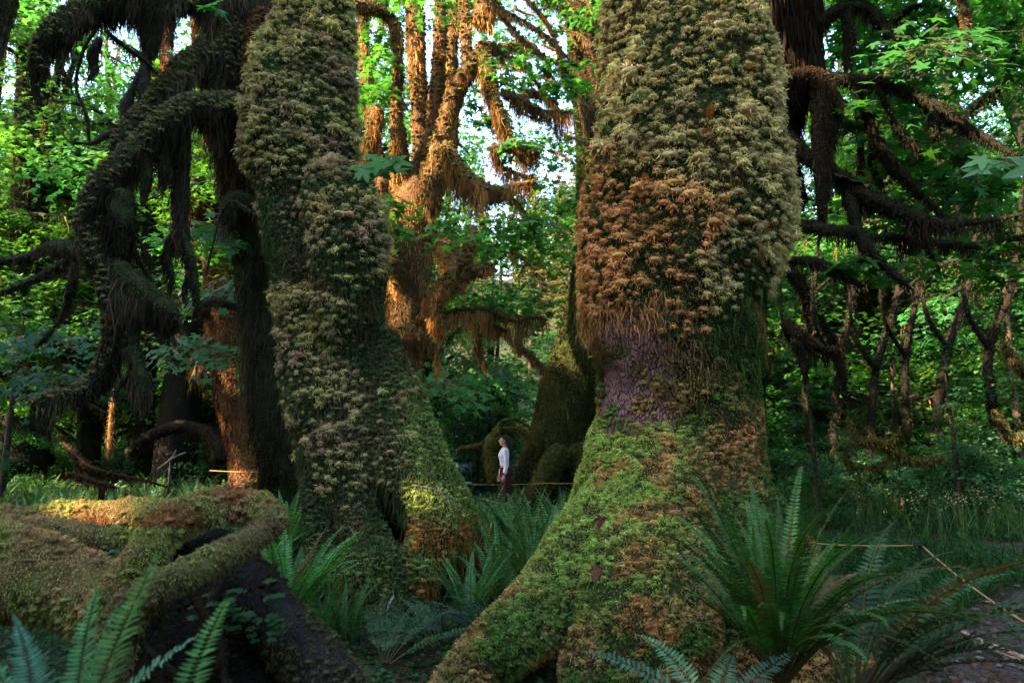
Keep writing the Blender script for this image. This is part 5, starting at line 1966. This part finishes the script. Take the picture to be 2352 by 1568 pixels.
    lone('conifer', 'thick black trunk standing at the far left behind the fern field', [[(50, 1085, 18, 62), (50, 980, 18, 50), (55, 850, 18, 44), (62, 700, 18, 40), (70, 500, 18, 36), (75, 200, 18, 34), (80, -150, 18, 30)], [(60, 800, 18, 14), (140, 790, 17, 8), (260, 800, 16.5, 4)]])
    lone('mossy_maple', 'dark trunk behind the hanging limb at left', [[(330, 1050, 19, 32), (325, 960, 19, 26), (330, 880, 19, 24), (345, 700, 19, 22), (350, 400, 19, 20), (340, 0, 19, 18)]])
    lone('fallen_tree', 'black fallen trunk arching over the pale bushes at left', [[(290, 1045, 17.5, 12), (330, 1012, 17.5, 13), (370, 990, 17.5, 13), (420, 980, 17.5, 13), (470, 990, 17.5, 16), (500, 1020, 17.5, 24), (515, 1060, 17.5, 30)]], 'fallen tree')
    lone('sapling', 'thin sunlit sapling trunk rising from the left fern field', [[(252, 1050, 15, 6), (254, 1000, 15, 6), (257, 950, 15, 5), (262, 900, 15, 4), (275, 840, 15, 3)]], 'sapling', base=(.2, .1, .04), fcol=np.array([.22, .12, .05]), hang=0)
    lone('fallen_branch', 'brown moss draped dead branches lying across the left fern field', [[(140, 1010, 12, 2), (180, 1050, 11.5, 3.5), (215, 1075, 11, 4), (270, 1090, 11, 3.5), (340, 1105, 11, 3), (390, 1120, 11, 2)], [(150, 1085, 11, 5), (200, 1100, 11, 6), (270, 1120, 10.8, 4)], [(230, 1090, 11, 5), (235, 1150, 11, 5), (230, 1170, 11, 3)]],
         'branch', base=(.05, .025, .015), fcol=np.array([.07, .035, .016]), hang=400, hl=.2, hcol=(.09, .04, .016))
    lone('fallen_branch', 'yellowish mossy branch winding low in front of the dark hemlocks at right', [[(1920, 1035, 12, 5), (1960, 1015, 12, 9), (2020, 1018, 12, 11), (2060, 1042, 12, 9), (2110, 1060, 12, 7), (2170, 1052, 12, 6)], [(1965, 1015, 12, 6), (1955, 985, 12, 5), (1945, 955, 12, 3)], [(2030, 1025, 12, 6), (2060, 1000, 12, 3), (2068, 985, 12, 2)], [(1945, 1030, 12, 7), (1950, 1070, 12, 6), (1990, 1075, 12, 5), (2040, 1062, 12, 5)]],
         'branch', base=(.06, .05, .015), fcol=np.array([.13, .10, .025]), hang=300, hl=.2, hcol=(.09, .06, .02), fuzz=2000)
    lone('fallen_branch', 'mossy bough curving down at the right edge', [[(2380, 870, 12, 12), (2330, 830, 12, 10), (2300, 780, 12, 8)], [(2360, 1000, 12, 12), (2320, 1010, 12, 9), (2300, 970, 12, 7), (2285, 940, 12, 4)]], 'branch', base=(.05, .045, .02), fcol=np.array([.08, .07, .02]), fuzz=2000)
    for i, (x0, x1, x2, y0, w, lab_) in enumerate([(2000, 2010, 2060, 1010, 9, 'slim dark sapling leaning right in the right wood'), (1915, 1925, 1960, 1000, 8, 'dark forked sapling close right of the great trunk'),
                                      (2150, 2175, 2230, 960, 10, 'dark curved sapling in the middle of the right wood'), (2290, 2270, 2330, 960, 11, 'dark sapling near the right edge'),
                                      (1860, 1850, 1870, 1000, 7, 'thin upright sapling beside the great trunk'), (2085, 2080, 2110, 980, 8, 'thin straight sapling behind the mossy branch')]):
        lone('sapling', lab_, [[(x0, y0 + 40, 14, w), (x1, y0 - 150, 14, w * .9), (x2, y0 - 330, 14, w * .7), (x2 + 20, y0 - 560, 14, w * .4)], [(x1, y0 - 160, 14, w * .6), (x1 - 50, y0 - 250, 13.5, w * .5), (x1 - 60, y0 - 380, 13.3, w * .3)], [(x2, y0 - 330, 14, w * .5), (x2 + 70, y0 - 380, 13.5, w * .4), (x2 + 140, y0 - 370, 13.2, w * .2)]], 'sapling')
    # mossy stump tangle behind the woman
    p = P(1140, 1090, 16)
    T = Tree('mossy_shrub', 'mossy stump with arching mossed boughs behind the woman', (p[0], p[1], gz(p[0], p[1])), 'stump')
    kk = dict(base=(.05, .05, .015), fcol=np.array([.085, .095, .022]), fuzz=2500, fl=.05, fw=.014, hcol=(.13, .08, .02), hw=.02, hang=300, hl=.2)
    limb(T, [(1145, 1110, 16, 22), (1130, 1050, 16, 18), (1130, 1020, 16, 20), (1140, 1000, 16, 14), (1150, 980, 16, 9)], 'trunk', 16, 7, .15, 2, 1, **kk)
    for i, L in enumerate([[(1150, 985, 16, 6), (1185, 985, 16, 7), (1210, 1000, 16, 5), (1235, 1030, 16, 4)], [(1145, 985, 16, 5), (1150, 970, 16, 4), (1180, 962, 16, 3), (1210, 975, 16, 3), (1220, 990, 16, 2)],
                           [(1125, 1010, 16, 6), (1100, 1022, 16, 5), (1060, 1030, 16, 5), (1040, 1045, 16, 3)]]):
        limb(T, L, 'limb', 10, 7, .2, 2, 5 + i, **kk)
    T.finish(MATS)


forest()


# ------------------------------------------------------------------ unseen trees added beside and behind the camera, whose crowns shade the foreground
SUNPATCH = [(P(1010, 1285, 6.4), .22), (P(60, 1110, 12), .9), (P(200, 1090, 14), .9), (P(390, 1110, 12.5), .8), (P(450, 1050, 16), 1.2), (P(1280, 1240, 8.2), .15), (P(1100, 1240, 6.8), .26), (P(110, 1165, 3.75), .34), (P(545, 880, 15.4), .45), (P(215, 1150, 3.8), .22), (P(300, 1100, 12), 1.2), (P(120, 1060, 13), 1.3), (P(420, 1070, 15), 1.0),
            (P(1180, 1260, 8.3), .16), (P(255, 970, 15), .5), (P(590, 1100, 23), 1.0), (P(510, 1085, 14), .4), (P(520, 700, 15.4), .5), (P(940, 720, 12.6), .5), (P(960, 560, 12.5), .7),
            (P(1150, 740, 12.2), .7)]


def shade_trees():
    rg = rs(5)
    spots = [(-13, -9, 15), (-12.5, -5.5, 13), (-13, -2, 14), (-12, 1.2, 13), (-13.5, 4.2, 12), (-14, 7.5, 10.5), (-9, -10, 15), (-5, -11, 16), (-17, -4, 15), (-17, 1, 15), (-20, 8, 11),
             (0, -13, 5), (5, -13, 5), (10, -11, 9), (13, -5, 14), (14, 0, 14), (13, 4, 12), (15, 8, 12), (-10, 2, 6)]
    for i, (x, y, H) in enumerate(spots):
        H = H + 4.5
        T = Tree('shade_tree', 'leafy tree added for shade beside or behind the camera, outside the view', (x, y, gz(x, y)), 'tree', 'trees around the camera')
        V, F = tube([[x, y, -.3], [x + .2, y, H * .5], [x - .2, y, H * .9]], [.35, .22, .06], 10, 6, .15, 1, i)
        T.g('trunk').add(V, F, SHADEDMOSS)
        n = 15000
        u = rg.random(n)
        z = H * (.04 + .96 * u)
        R = 2.6 * np.sqrt(np.clip(1 - (u * 1.02) ** 5, 0.02, 1))
        a = rg.uniform(0, 6.28, n)
        r = R * rg.random(n) ** .4
        Q = np.stack([x + np.cos(a) * r, y + np.sin(a) * r, gz(x, y) + z], 1)
        k = fbm(Q, .7, 88) > .33
        Q = Q[k]
        for c, rad in SUNPATCH:  # clear leaves along the sun's rays so chosen spots catch light
            v = Q - c
            t = v @ SUN_DIR
            dd = np.linalg.norm(v - t[:, None] * SUN_DIR, axis=1)
            m = (dd > rad) | (t < 0) | ((fbm(Q, 2.2, 19) > .58) & (rad > .5)) | (rg.random(len(Q)) < .04)
            Q = Q[m]
        N = nrm(rg.normal(0, .6, (len(Q), 3)) + [0, 0, .8])
        leaves(T.g('crown'), Q, N, .34, jit((.045, .13, .03), len(Q), rg), rg, T_TRI)
        T.finish(MATS)


shade_trees()

# ------------------------------------------------------------------ the woman
def remesh(name, pieces, voxel, mat, parent, smooth_it=4, colr=None):
    """fuse closed pieces (V,F) into one continuous surface"""
    mb = MB()
    for V, F in pieces:
        mb.add(V, F, (.5, .5, .5))
    me = mb.mesh(name)
    o = bpy.data.objects.new(name + '_src', me)
    COL.objects.link(o)
    md = o.modifiers.new('r', 'REMESH')
    md.mode = 'VOXEL'
    md.voxel_size = voxel
    ms = o.modifiers.new('s', 'SMOOTH')
    ms.iterations = smooth_it
    ms.factor = .5
    dg = bpy.context.evaluated_depsgraph_get()
    m2 = bpy.data.meshes.new_from_object(o.evaluated_get(dg))
    bpy.data.objects.remove(o)
    m2.name = name
    n = len(m2.vertices)
    co = np.zeros(n * 3)
    m2.vertices.foreach_get('co', co)
    co = co.reshape(-1, 3)
    for a in list(m2.color_attributes):
        m2.color_attributes.remove(a)
    a = m2.color_attributes.new('Col', 'FLOAT_COLOR', 'POINT')
    c4 = np.ones((n, 4), np.float32)
    c4[:, :3] = colr(co) if callable(colr) else np.array(colr)
    a.data.foreach_set('color', c4.ravel())
    m2.polygons.foreach_set('use_smooth', np.ones(len(m2.polygons), bool))
    m2.materials.clear()
    m2.materials.append(mat)
    ob = bpy.data.objects.new(name, m2)
    COL.objects.link(ob)
    ob.parent = parent
    return ob


def closed(V, F, nr, seg):
    """cap both ends of a ring tube with a centre point"""
    V = np.asarray(V)
    c0, c1 = V[:seg].mean(0), V[-seg:].mean(0)
    n = len(V)
    V = np.vstack([V, c0, c1])
    F = list(map(tuple, F))
    for j in range(0, seg, 2):
        F.append((n, (j + 2) % seg, j + 1, j))
        b = n - seg
        F.append((n + 1, b + j, b + j + 1, b + (j + 2) % seg))
    return V, np.array(F)


def ell(secs, seg=24, sub=5):
    """stack of horizontal ellipses (z, cx, cy, rx, ry)"""
    A = catmull(np.array(secs, float), sub)
    an = np.linspace(0, 2 * np.pi, seg, endpoint=False)
    V = np.stack([A[:, 1][:, None] + A[:, 3][:, None] * np.cos(an), A[:, 2][:, None] + A[:, 4][:, None] * np.sin(an), np.repeat(A[:, 0][:, None], seg, 1)], -1).reshape(-1, 3)
    return closed(V, ring_faces(len(A), seg), len(A), seg)


def tb(pts, rad, seg=12, sub=5):
    V, F = tube(pts, rad, seg, sub, 0, 1, 0, cap=False)
    return closed(V, F, 0, seg)


def sph(c, r, n=10):
    th = np.linspace(0.02, math.pi - .02, n)
    return ell([(c[2] - r[2] * math.cos(t), c[0], c[1], r[0] * math.sin(t), r[1] * math.sin(t)) for t in th], 20, 1)


def woman():
    d = 14.4
    p = P(1158, 1180, d)
    z0 = P(1158, 999, d)[2] - 1.665
    root = empty('person', (p[0], d, z0))
    tag(root, 'woman in a pale lavender cropped top and dark maroon trousers, standing and looking left', 'person')
    # facing -X; camera side is -Y
    torso = [(.80, .035, 0, .10, .15), (.86, .04, 0, .128, .170), (.93, .035, 0, .122, .165), (1.0, .015, 0, .098, .14), (1.06, .005, 0, .085, .122), (1.14, .0, 0, .092, .128), (1.22, -.008, 0, .112, .142),
             (1.29, .0, 0, .108, .155), (1.36, .015, 0, .085, .165), (1.395, .022, 0, .066, .12), (1.42, .02, 0, .05, .06)]
    neck = [(1.36, .03, 0, .052, .055), (1.43, .012, 0, .047, .05), (1.50, .0, 0, .048, .05), (1.54, -.005, 0, .05, .05)]
    near = [(.022, -.155, 1.355), (.04, -.195, 1.20), (.045, -.205, 1.06), (.018, -.215, .93), (.0, -.215, .845)]
    far = [(.015, .155, 1.355), (.0, .19, 1.20), (-.02, .20, 1.06), (-.07, .20, .93), (-.10, .195, .84)]
    rA = [.052, .045, .038, .03, .024]

    def leg(s, fx):
        return [(.035, s * .08, .86), (.03 + fx * .4, s * .085, .66), (.02 + fx * .8, s * .08, .47), (.03 + fx, s * .08, .25), (.03 + fx, s * .08, .09)], [.09, .078, .055, .046, .036]

    def hand(w, s):
        """palm, four bent fingers and thumb; w = wrist"""
        w = np.array(w)
        ps = [tb([w + [0, 0, .03], w + [-.004, 0, -.01], w + [-.008, 0, -.05], w + [-.012, 0, -.082]], [.023, .026, .034, .026], 12)]
        ps[0][0][:, 1] = w[1] + (ps[0][0][:, 1] - w[1]) * .55
        for k, (ox, ln) in enumerate([(-.026, .062), (-.009, .072), (.008, .067), (.023, .052)]):
            b = w + [-.012 + ox, 0, -.075]
            ps.append(tb([b + [0, 0, .02], b, b + [-.004, s * .012, -ln * .5], b + [-.008, s * .034, -ln * .85]], [.009, .0088, .008, .0062], 8))
        b = w + [-.03, 0, -.03]
        ps.append(tb([b + [.012, 0, .012], b, b + [-.016, s * .012, -.025], b + [-.02, s * .022, -.05]], [.012, .0105, .0092, .007], 8))
        return ps
    body = [ell(torso), ell(neck), tb(near, rA), tb(far, rA)]
    body += hand(near[-1], 1) + hand(far[-1], -1)
    for s, fx in ((-1, .035), (1, -.03)):
        a, r = leg(s, fx)
        body.append(tb(a, r))
        f = np.array(a[-1])
        body.append(tb([f + [.05, 0, -.05], f + [0, 0, -.04], f + [-.08, 0, -.06], f + [-.15, 0, -.075]], [.03, .038, .034, .018]))
    # head: skull, jaw, nose, lips, chin, ear
    body += [sph((.0, 0, 1.575), (.092, .074, .085)), sph((-.03, 0, 1.52), (.062, .055, .065)), sph((-.075, 0, 1.468), (.018, .024, .018)),
             tb([(-.088, 0, 1.575), (-.102, 0, 1.55), (-.112, 0, 1.535), (-.09, 0, 1.522)], [.008, .010, .0115, .009], 8),
             sph((-.092, 0, 1.503), (.011, .02, .0065)), sph((-.090, 0, 1.490), (.010, .018, .0065)), sph((-.088, 0, 1.59), (.012, .035, .01)),
             sph((.005, -.074, 1.55), (.016, .009, .026)), sph((.005, .074, 1.55), (.016, .009, .026))]
    skin = np.array([.50, .29, .19])

    def bc(co):
        c = np.tile(skin, (len(co), 1))
        lips = (np.abs(co[:, 2] - 1.497) < .012) & (co[:, 0] < -.090) & (np.abs(co[:, 1]) < .022)
        c[lips] = [.42, .12, .11]
        br = (np.abs(co[:, 2] - 1.588) < .0045) & (co[:, 0] < -.07) & (np.abs(np.abs(co[:, 1]) - .033) < .018)
        c[br] = [.04, .02, .015]
        return c
    b = remesh('body', body, .0055, M_PLAIN, root, 3, bc)
    # eyes
    for s in (-1, 1):
        mb = MB()
        V, F = sph((-.079, s * .031, 1.567), (.011, .012, .009))
        cc = np.tile([.8, .78, .75], (len(V), 1))
        cc[(V[:, 0] < -.0865)] = [.05, .025, .015]
        mb.add(V, F, cc)
        o = mb.build('eye', M_PLAIN, b, True)
    # top
    bust = [sph((-.062, -.062, 1.225), (.058, .058, .06)), sph((-.062, .062, 1.225), (.058, .058, .06))]
    tt = [(z, cx, cy, rx + .008, ry + .008) for z, cx, cy, rx, ry in [(1.045, .006, 0, .087, .124), (1.09, .003, 0, .086, .122)] + torso[5:10] + [(1.405, .022, 0, .060, .085)]]
    sl = lambda A: (A[:4] + [(A[3][0] * .5 + A[4][0] * .5, A[4][1], A[3][2] * .35 + A[4][2] * .65)], [.062, .054, .047, .040, .033])
    top = [ell(tt)] + bust
    for A in (near, far):
        a, r = sl(A)
        top.append(tb(a, r))
        for k, z in enumerate((.87, .89, .915, .94)):
            top.append(tb([(a[4][0] + .004 + k * .007, a[4][1], z - .003), (a[4][0] + .004 + k * .007, a[4][1], z + .010)], [.037 + .002 * (k % 2)] * 2))
    for k in range(5):
        z = 1.06 + k * .024
        top.append(ell([(z - .004, .004, 0, .094, .131), (z, .004, 0, .0975, .134), (z + .005, .004, 0, .094, .131)], 24, 2))
    remesh('top', top, .0065, M_CLOTH, root, 3, (.66, .66, .76))
    # trousers: high waist, loose legs
    pz = [(.82, .035, 0, .125, .168), (.87, .042, 0, .142, .182), (.93, .037, 0, .132, .176), (.985, .02, 0, .108, .154), (1.005, .018, 0, .104, .148)]
    tr = [ell(pz)]
    for s, fx in ((-1, .035), (1, -.03)):
        a, r = leg(s, fx)
        tr.append(tb(a, [.108, .100, .086, .080, .078]))
        tr.append(sph((.045, s * .13, .55), (.062, .03, .09)))
        tr.append(sph((.10, s * .06, .83), (.045, .07, .075)))
    tr.append(ell([(.985, .02, 0, .112, .158), (1.008, .018, 0, .110, .155)], 24, 2))
    remesh('trousers', tr, .008, M_CLOTH, root, 3, (.050, .018, .020))
    # hair
    hr = [sph((.028, 0, 1.590), (.092, .086, .088)), sph((-.03, 0, 1.628), (.06, .066, .038)),
          tb([(.06, 0, 1.60), (.085, -.012, 1.52), (.10, -.02, 1.43), (.115, -.02, 1.33), (.12, -.02, 1.22), (.11, -.02, 1.12)], [.075, .073, .062, .052, .04, .018], 14),
          tb([(.045, -.055, 1.56), (.06, -.06, 1.48), (.08, -.07, 1.40), (.095, -.06, 1.30)], [.034, .034, .030, .02], 10),
          tb([(.045, .055, 1.56), (.06, .06, 1.48), (.08, .07, 1.40), (.095, .06, 1.30)], [.034, .034, .030, .02], 10)]
    remesh('hair', hr, .007, M_PLAIN, root, 3, lambda co: np.tile([.012, .008, .009], (len(co), 1)) * (0.7 + .9 * vnoise(co * [1, 1, .08], 160, 3))[:, None])
    # watch, trainers
    w = np.array(near[-1])
    mb = MB()
    V, F = tb([w + [0.002, 0, .028], w + [.003, 0, .046]], [.031, .031], 14, 2)
    mb.add(V, F, (.012, .012, .014))
    V, F = sph(w + [-.002, -.032, .037], (.019, .007, .019))
    mb.add(V, F, (.01, .01, .012))
    mb.build('watch', M_PLAIN, root, True)
    for s, fx in ((-1, .035), (1, -.03)):
        a, r = leg(s, fx)
        f = np.array(a[-1])
        pc = [tb([f + [.055, 0, -.045], f + [.0, 0, -.035], f + [-.08, 0, -.055], f + [-.165, 0, -.075]], [.036, .046, .040, .02])]
        sh = remesh('shoe', pc, .006, M_PLAIN, root, 2, (.05, .05, .055))


woman()


# ------------------------------------------------------------------ rope barrier, signs and sticks
def rope(label, pts, sag, r, col, group=None):
    C = []
    for a, b in zip(pts[:-1], pts[1:]):
        t = np.linspace(0, 1, 10)[:, None]
        q = np.array(a) * (1 - t) + np.array(b) * t
        q[:, 2] -= sag * 4 * (t * (1 - t))[:, 0]
        C.append(q if not C else q[1:])
    C = np.vstack(C)
    V, F = tube(C, [r] * len(C), 8, 3, .12, 60, 1)
    mb = MB().add(V, F, jit(col, len(V), rs(1), .15, .03))
    o = mb.build('rope', M_PLAIN, None, True)
    tag(o, label, 'rope', group)


def post(label, x, y, top, bot, tilt=0, loop=True):
    r = empty('rope_post', (x, y, bot))
    tag(r, label, 'post')
    mb = MB()
    h = top - bot
    V, F = tube([[0, 0, -.15], [tilt * .5, 0, h * .5], [tilt, 0, h]], [.011, .011, .011], 10, 4, .03, 20, 1)
    o = mb.add(V, F, (.012, .012, .014)).build('stake', M_PLAIN, r, True)
    mb = MB()
    for s in (-1, 1):
        t = np.linspace(0, 2 * math.pi, 13)
        C = np.stack([tilt + s * .030 + .022 * np.cos(t), 0 * t, h - .005 + .03 * np.sin(t)], 1)
        V, F = tube(C, [.007] * 13, 6, 2, 0, 1, 0, False)
        mb.add(V, F, (.012, .012, .016))
    V, F = tube([[tilt, 0, h - .03], [tilt, 0, h + .03]], [.02, .018], 10, 3, 0, 1, 0)
    mb.add(V, F, (.012, .012, .016))
    mb.build('rope_clip', M_PLAIN, r, True)


def ropes():
    YR = (.40, .23, .08)
    pA = P(2110, 1252, 6.6)
    post('black stake holding the yellow rope beside the gravel trail at right', pA[0], pA[1], pA[2], gz(pA[0], pA[1]), .01)
    pB = P(1760, 1236, 7.6)
    pC = P(2480, 1500, 4.3)
    rope('yellow brown rope strung along the gravel trail at lower right', [pB, pA + [-.03, 0, 0]], .03, .0075, YR)
    rope('yellow brown rope running from the black stake out of the right edge', [pA + [.03, 0, 0], pC], .06, .0075, YR)
    post('black rope stake hidden behind the right trunk', pB[0], pB[1], pB[2], gz(pB[0], pB[1]))
    q = P(1422, 1103, 15.3)
    post('black stake holding the rope at the foot of the leaning trunk', q[0], q[1], q[2], gz(q[0], q[1]))
    a = P(1040, 1110, 15.0)
    c = P(1540, 1130, 14.0)
    rope('orange brown rope passing behind the woman at hip height', [a, P(1250, 1109, 15.4), q], .03, .007, YR)
    rope('rope running right from the stake at the foot of the leaning trunk', [q, c], .03, .007, YR)
    a, c = P(1098, 1142, 11.6), P(1200, 1166, 11.2)
    rope('short stretch of rope in front of the legs of the woman', [a, c], .01, .007, YR)
    a, c = P(480, 1080, 14), P(640, 1082, 14)
    rope('orange rope left of the dark trunk by the far gravel', [a, c], .02, .008, (.5, .24, .08))
    # tilted reading panel left of the woman
    p = P(1058, 1108, 12.6)
    r = empty('trail_sign', (p[0], p[1], gz(p[0], p[1])))
    tag(r, 'dark framed reading panel with a pale lower rail, left of the woman', 'sign')
    zb = p[2] - gz(p[0], p[1])

    def box(c, s, col):
        c, s = np.array(c), np.array(s) / 2
        V = c + s * np.array([[-1, -1, -1], [1, -1, -1], [1, 1, -1], [-1, 1, -1], [-1, -1, 1], [1, -1, 1], [1, 1, 1], [-1, 1, 1]])
        F = [[0, 3, 2, 1], [4, 5, 6, 7], [0, 1, 5, 4], [1, 2, 6, 5], [2, 3, 7, 6], [3, 0, 4, 7]]
        return V, F, col
    g = bpy.data.materials.new('panel_glass')
    g.use_nodes = True
    g.node_tree.nodes['Principled BSDF'].inputs['Base Color'].default_value = (.008, .02, .02, 1)
    g.node_tree.nodes['Principled BSDF'].inputs['Roughness'].default_value = .12
    MB().add(*box((0, 0, zb + .19), (.36, .02, .34), (.01, .02, .02))).build('panel', g, r)
    MB().add(*box((0, -.012, zb - .004), (.40, .06, .04), (.30, .32, .34))).build('rail', M_PLAIN, r)
    mb = MB()
    for sx in (-.14, .14):
        mb.add(*box((sx, .03, zb / 2 - .02), (.035, .035, zb), (.05, .05, .055)))
        mb.add(*box((sx + (.045 if sx > 0 else -.045), 0, zb + .19), (.012, .026, .35), (.03, .035, .04)))
    mb.build('leg', M_PLAIN, r)
    # small dark lectern-like marker in the far left field
    p = P(393, 1043, 14)
    r = empty('trail_sign', (p[0], p[1], gz(p[0], p[1])))
    tag(r, 'small black marker on a short post far off in the left fern field', 'sign')
    h = p[2] - gz(p[0], p[1])
    MB().add(*box((0, 0, h), (.15, .13, .035), (.015, .018, .03))).build('panel', M_PLAIN, r)
    MB().add(*box((0, 0, h / 2 - .01), (.035, .035, h - .02), (.008, .009, .012))).build('post', M_PLAIN, r)
    # pale dry fern heap by the orange tree
    p = P(508, 1082, 13.8)
    mb = MB()
    for i in range(12):
        frond(mb, (0, 0, 0), rs(i).uniform(-3, 0), .5, .7, 2.4, 16, .07, rs(i), (.42, .34, .26))
    o = mb.build('dry_fern', M_FERN)
    o.location = (p[0], p[1], gz(p[0], p[1]) + .25)
    tag(o, 'pale dried fern clump catching the sun below the orange trunk', 'fern')


ropes()


def stick(name, label, L, col, side=(), r_=None, cat='stick'):
    p, r = ppath(L)
    mb = MB()
    V, F = tube(p, r, 8, 6, .25, 30, 3)
    mb.add(V, F, jit(col, len(V), rs(4), .2, .05))
    for S in side:
        p2, r2 = ppath(S)
        V, F = tube(p2, r2, 6, 6, .25, 30, 5)
        mb.add(V, F, jit(col, len(V), rs(4), .2, .05))
    o = mb.build(name, M_BARK, None, True, loc=tuple(p[0]))
    tag(o, label, cat)


def sticks():
    stick('stick', 'pale grey crooked twig hanging over the root end at bottom centre', [(905, 1365, 5.85, 2.4), (888, 1405, 5.75, 3.2), (893, 1460, 5.7, 3), (900, 1510, 5.6, 3.2), (925, 1545, 5.5, 3), (945, 1575, 5.4, 3)], (.16, .14, .15), [[(892, 1450, 5.7, 1.6), (870, 1480, 5.7, 1)]])
    stick('stick', 'short pale twig stuck upright in the moss left of the hollow', [(800, 1205, 6.2, 1.2), (812, 1225, 6.2, 1.8), (822, 1245, 6.2, 2.6)], (.25, .17, .12))
    stick('stick', 'greyish stick lying on the root shelf of the tufted maple', [(945, 1112, 6.45, 1), (975, 1118, 6.45, 1.5), (1010, 1128, 6.45, 1.4), (1050, 1165, 6.4, 1)], (.10, .10, .13))
    stick('stick', 'long peeled stick lying across the gravel trail at lower right', [(2170, 1432, 5.3, 2), (2200, 1445, 5.2, 4.5), (2250, 1470, 5.0, 5), (2300, 1490, 4.85, 6), (2380, 1520, 4.7, 6)], (.26, .17, .13), [[(2240, 1470, 5.0, 3), (2300, 1500, 4.8, 4), (2370, 1525, 4.6, 4)]])
    stick('stick', 'forked pale twig poking out of the left fern field', [(360, 1078, 11, 2), (385, 1060, 11, 2), (410, 1045, 11, 1.6), (428, 1038, 11, 1)], (.5, .3, .22), [[(385, 1060, 11, 1.6), (398, 1045, 11, 1.2), (405, 1032, 11, 1)]])
    stick('stick', 'reddish bare twig on the flank of the tufted maple', [(880, 935, 6.9, 1.4), (900, 925, 6.85, 2), (920, 905, 6.85, 1.6), (945, 895, 6.85, 1)], (.22, .08, .07), [[(900, 925, 6.85, 1.6), (912, 945, 6.85, 1.4), (940, 960, 6.8, .9)]])
    stick('stick', 'dark branch on the ground at the feet of the woman', [(1085, 1185, 12.5, 6), (1110, 1172, 12.7, 7), (1140, 1160, 13, 8)], (.06, .05, .06))


sticks()


# ------------------------------------------------------------------ maple sprays close to the camera
def sprays():
    rg = rs(66)
    for name, lab, x, y, d, R, n, col, s, sl in [
            ('maple_spray', 'bright green maple leaves hanging beside the upper part of the tufted trunk', 868, 375, 5.6, .22, 26, (.06, .22, .04), .14, (.1, .5)),
            ('maple_spray', 'small spray of maple leaves at the top edge left of the tufted trunk', 488, 18, 6, .12, 9, (.05, .2, .05), .13, (.1, .3)),
            ('maple_spray', 'large pale maple leaves reaching in from the right edge', 2335, 375, 3.2, .16, 10, (.10, .24, .10), .13, (.3, .6)),
            ('maple_spray', 'maple spray in front of the orange trunk, upper one', 480, 530, 8.5, .55, 80, (.05, .16, .04), .13, (-.1, .25)),
            ('maple_spray', 'maple spray in front of the orange trunk, lower one', 535, 665, 9.5, .6, 90, (.04, .15, .035), .11, (-.1, .25)),
            ('maple_spray', 'teal tinted maple spray over the far left trunk', 120, 780, 10, .9, 150, (.02, .12, .045), .10, (-.1, .2)),
            ('maple_spray', 'maple spray below the mossy bough at left', 130, 870, 9, .7, 110, (.018, .085, .025), .10, (-.1, .2)),
            ('maple_spray', 'maple spray beneath the elbow of the mossy limb', 470, 800, 10, .8, 130, (.04, .15, .03), .11, (-.1, .2)),
            ('maple_spray', 'maple spray hanging low right of the tufted trunk', 1020, 880, 11, .8, 170, (.045, .15, .03), .11, (-.1, .2)),
            ('maple_spray', 'maple spray above the head of the woman', 1090, 830, 14, 1.0, 200, (.04, .14, .03), .11, (-.1, .2)),
            ('maple_spray', 'maple spray over the dark limbs at upper right', 2130, 110, 7, .8, 120, (.03, .13, .025), .13, (0, .2)),
            ('maple_spray', 'maple spray under the uppermost dark limb at right', 2080, 280, 8.2, .8, 120, (.025, .12, .025), .12, (0, .2)),
            ('maple_spray', 'maple spray between the two long dark limbs', 2230, 420, 8.6, .9, 140, (.025, .12, .03), .12, (0, .2))]:
        c = P(x, y, d)
        mb = MB()
        Q, N = disc((0, 0, 0), R, n, rg, thick=.35, sl=sl)
        N = nrm(N + [0, -.45, 0])
        leaves(mb, Q, N, s, jit(col, n, rg, .18, .06), rg, T_MAPLE)
        root = empty(name, c)
        tag(root, lab, 'leaves')
        mb.build('foliage', M_LEAF, root)
        tw = MB()
        side = 1 if x > 1500 and d < 5 else rg.choice([-1, 1])
        V, F = tube([[side * R * 1.8, .3, R * .5], [side * R * .9, .1, R * .3], [0, 0, .02], [-side * R * .8, 0, -.1 * R]], [.006, .005, .004, .002], 6, 5, .2, 8, 1)
        tw.add(V, F, (.09, .07, .03))
        for q in Q[::2]:
            V, F = tube([[0, 0, .02], q * .5 + [0, 0, .02], q], [.003, .002, .0015], 4, 2, 0, 1, 0)
            tw.add(V, F, (.12, .12, .05))
        tw.build('twig', M_BARK, root, True)


sprays()
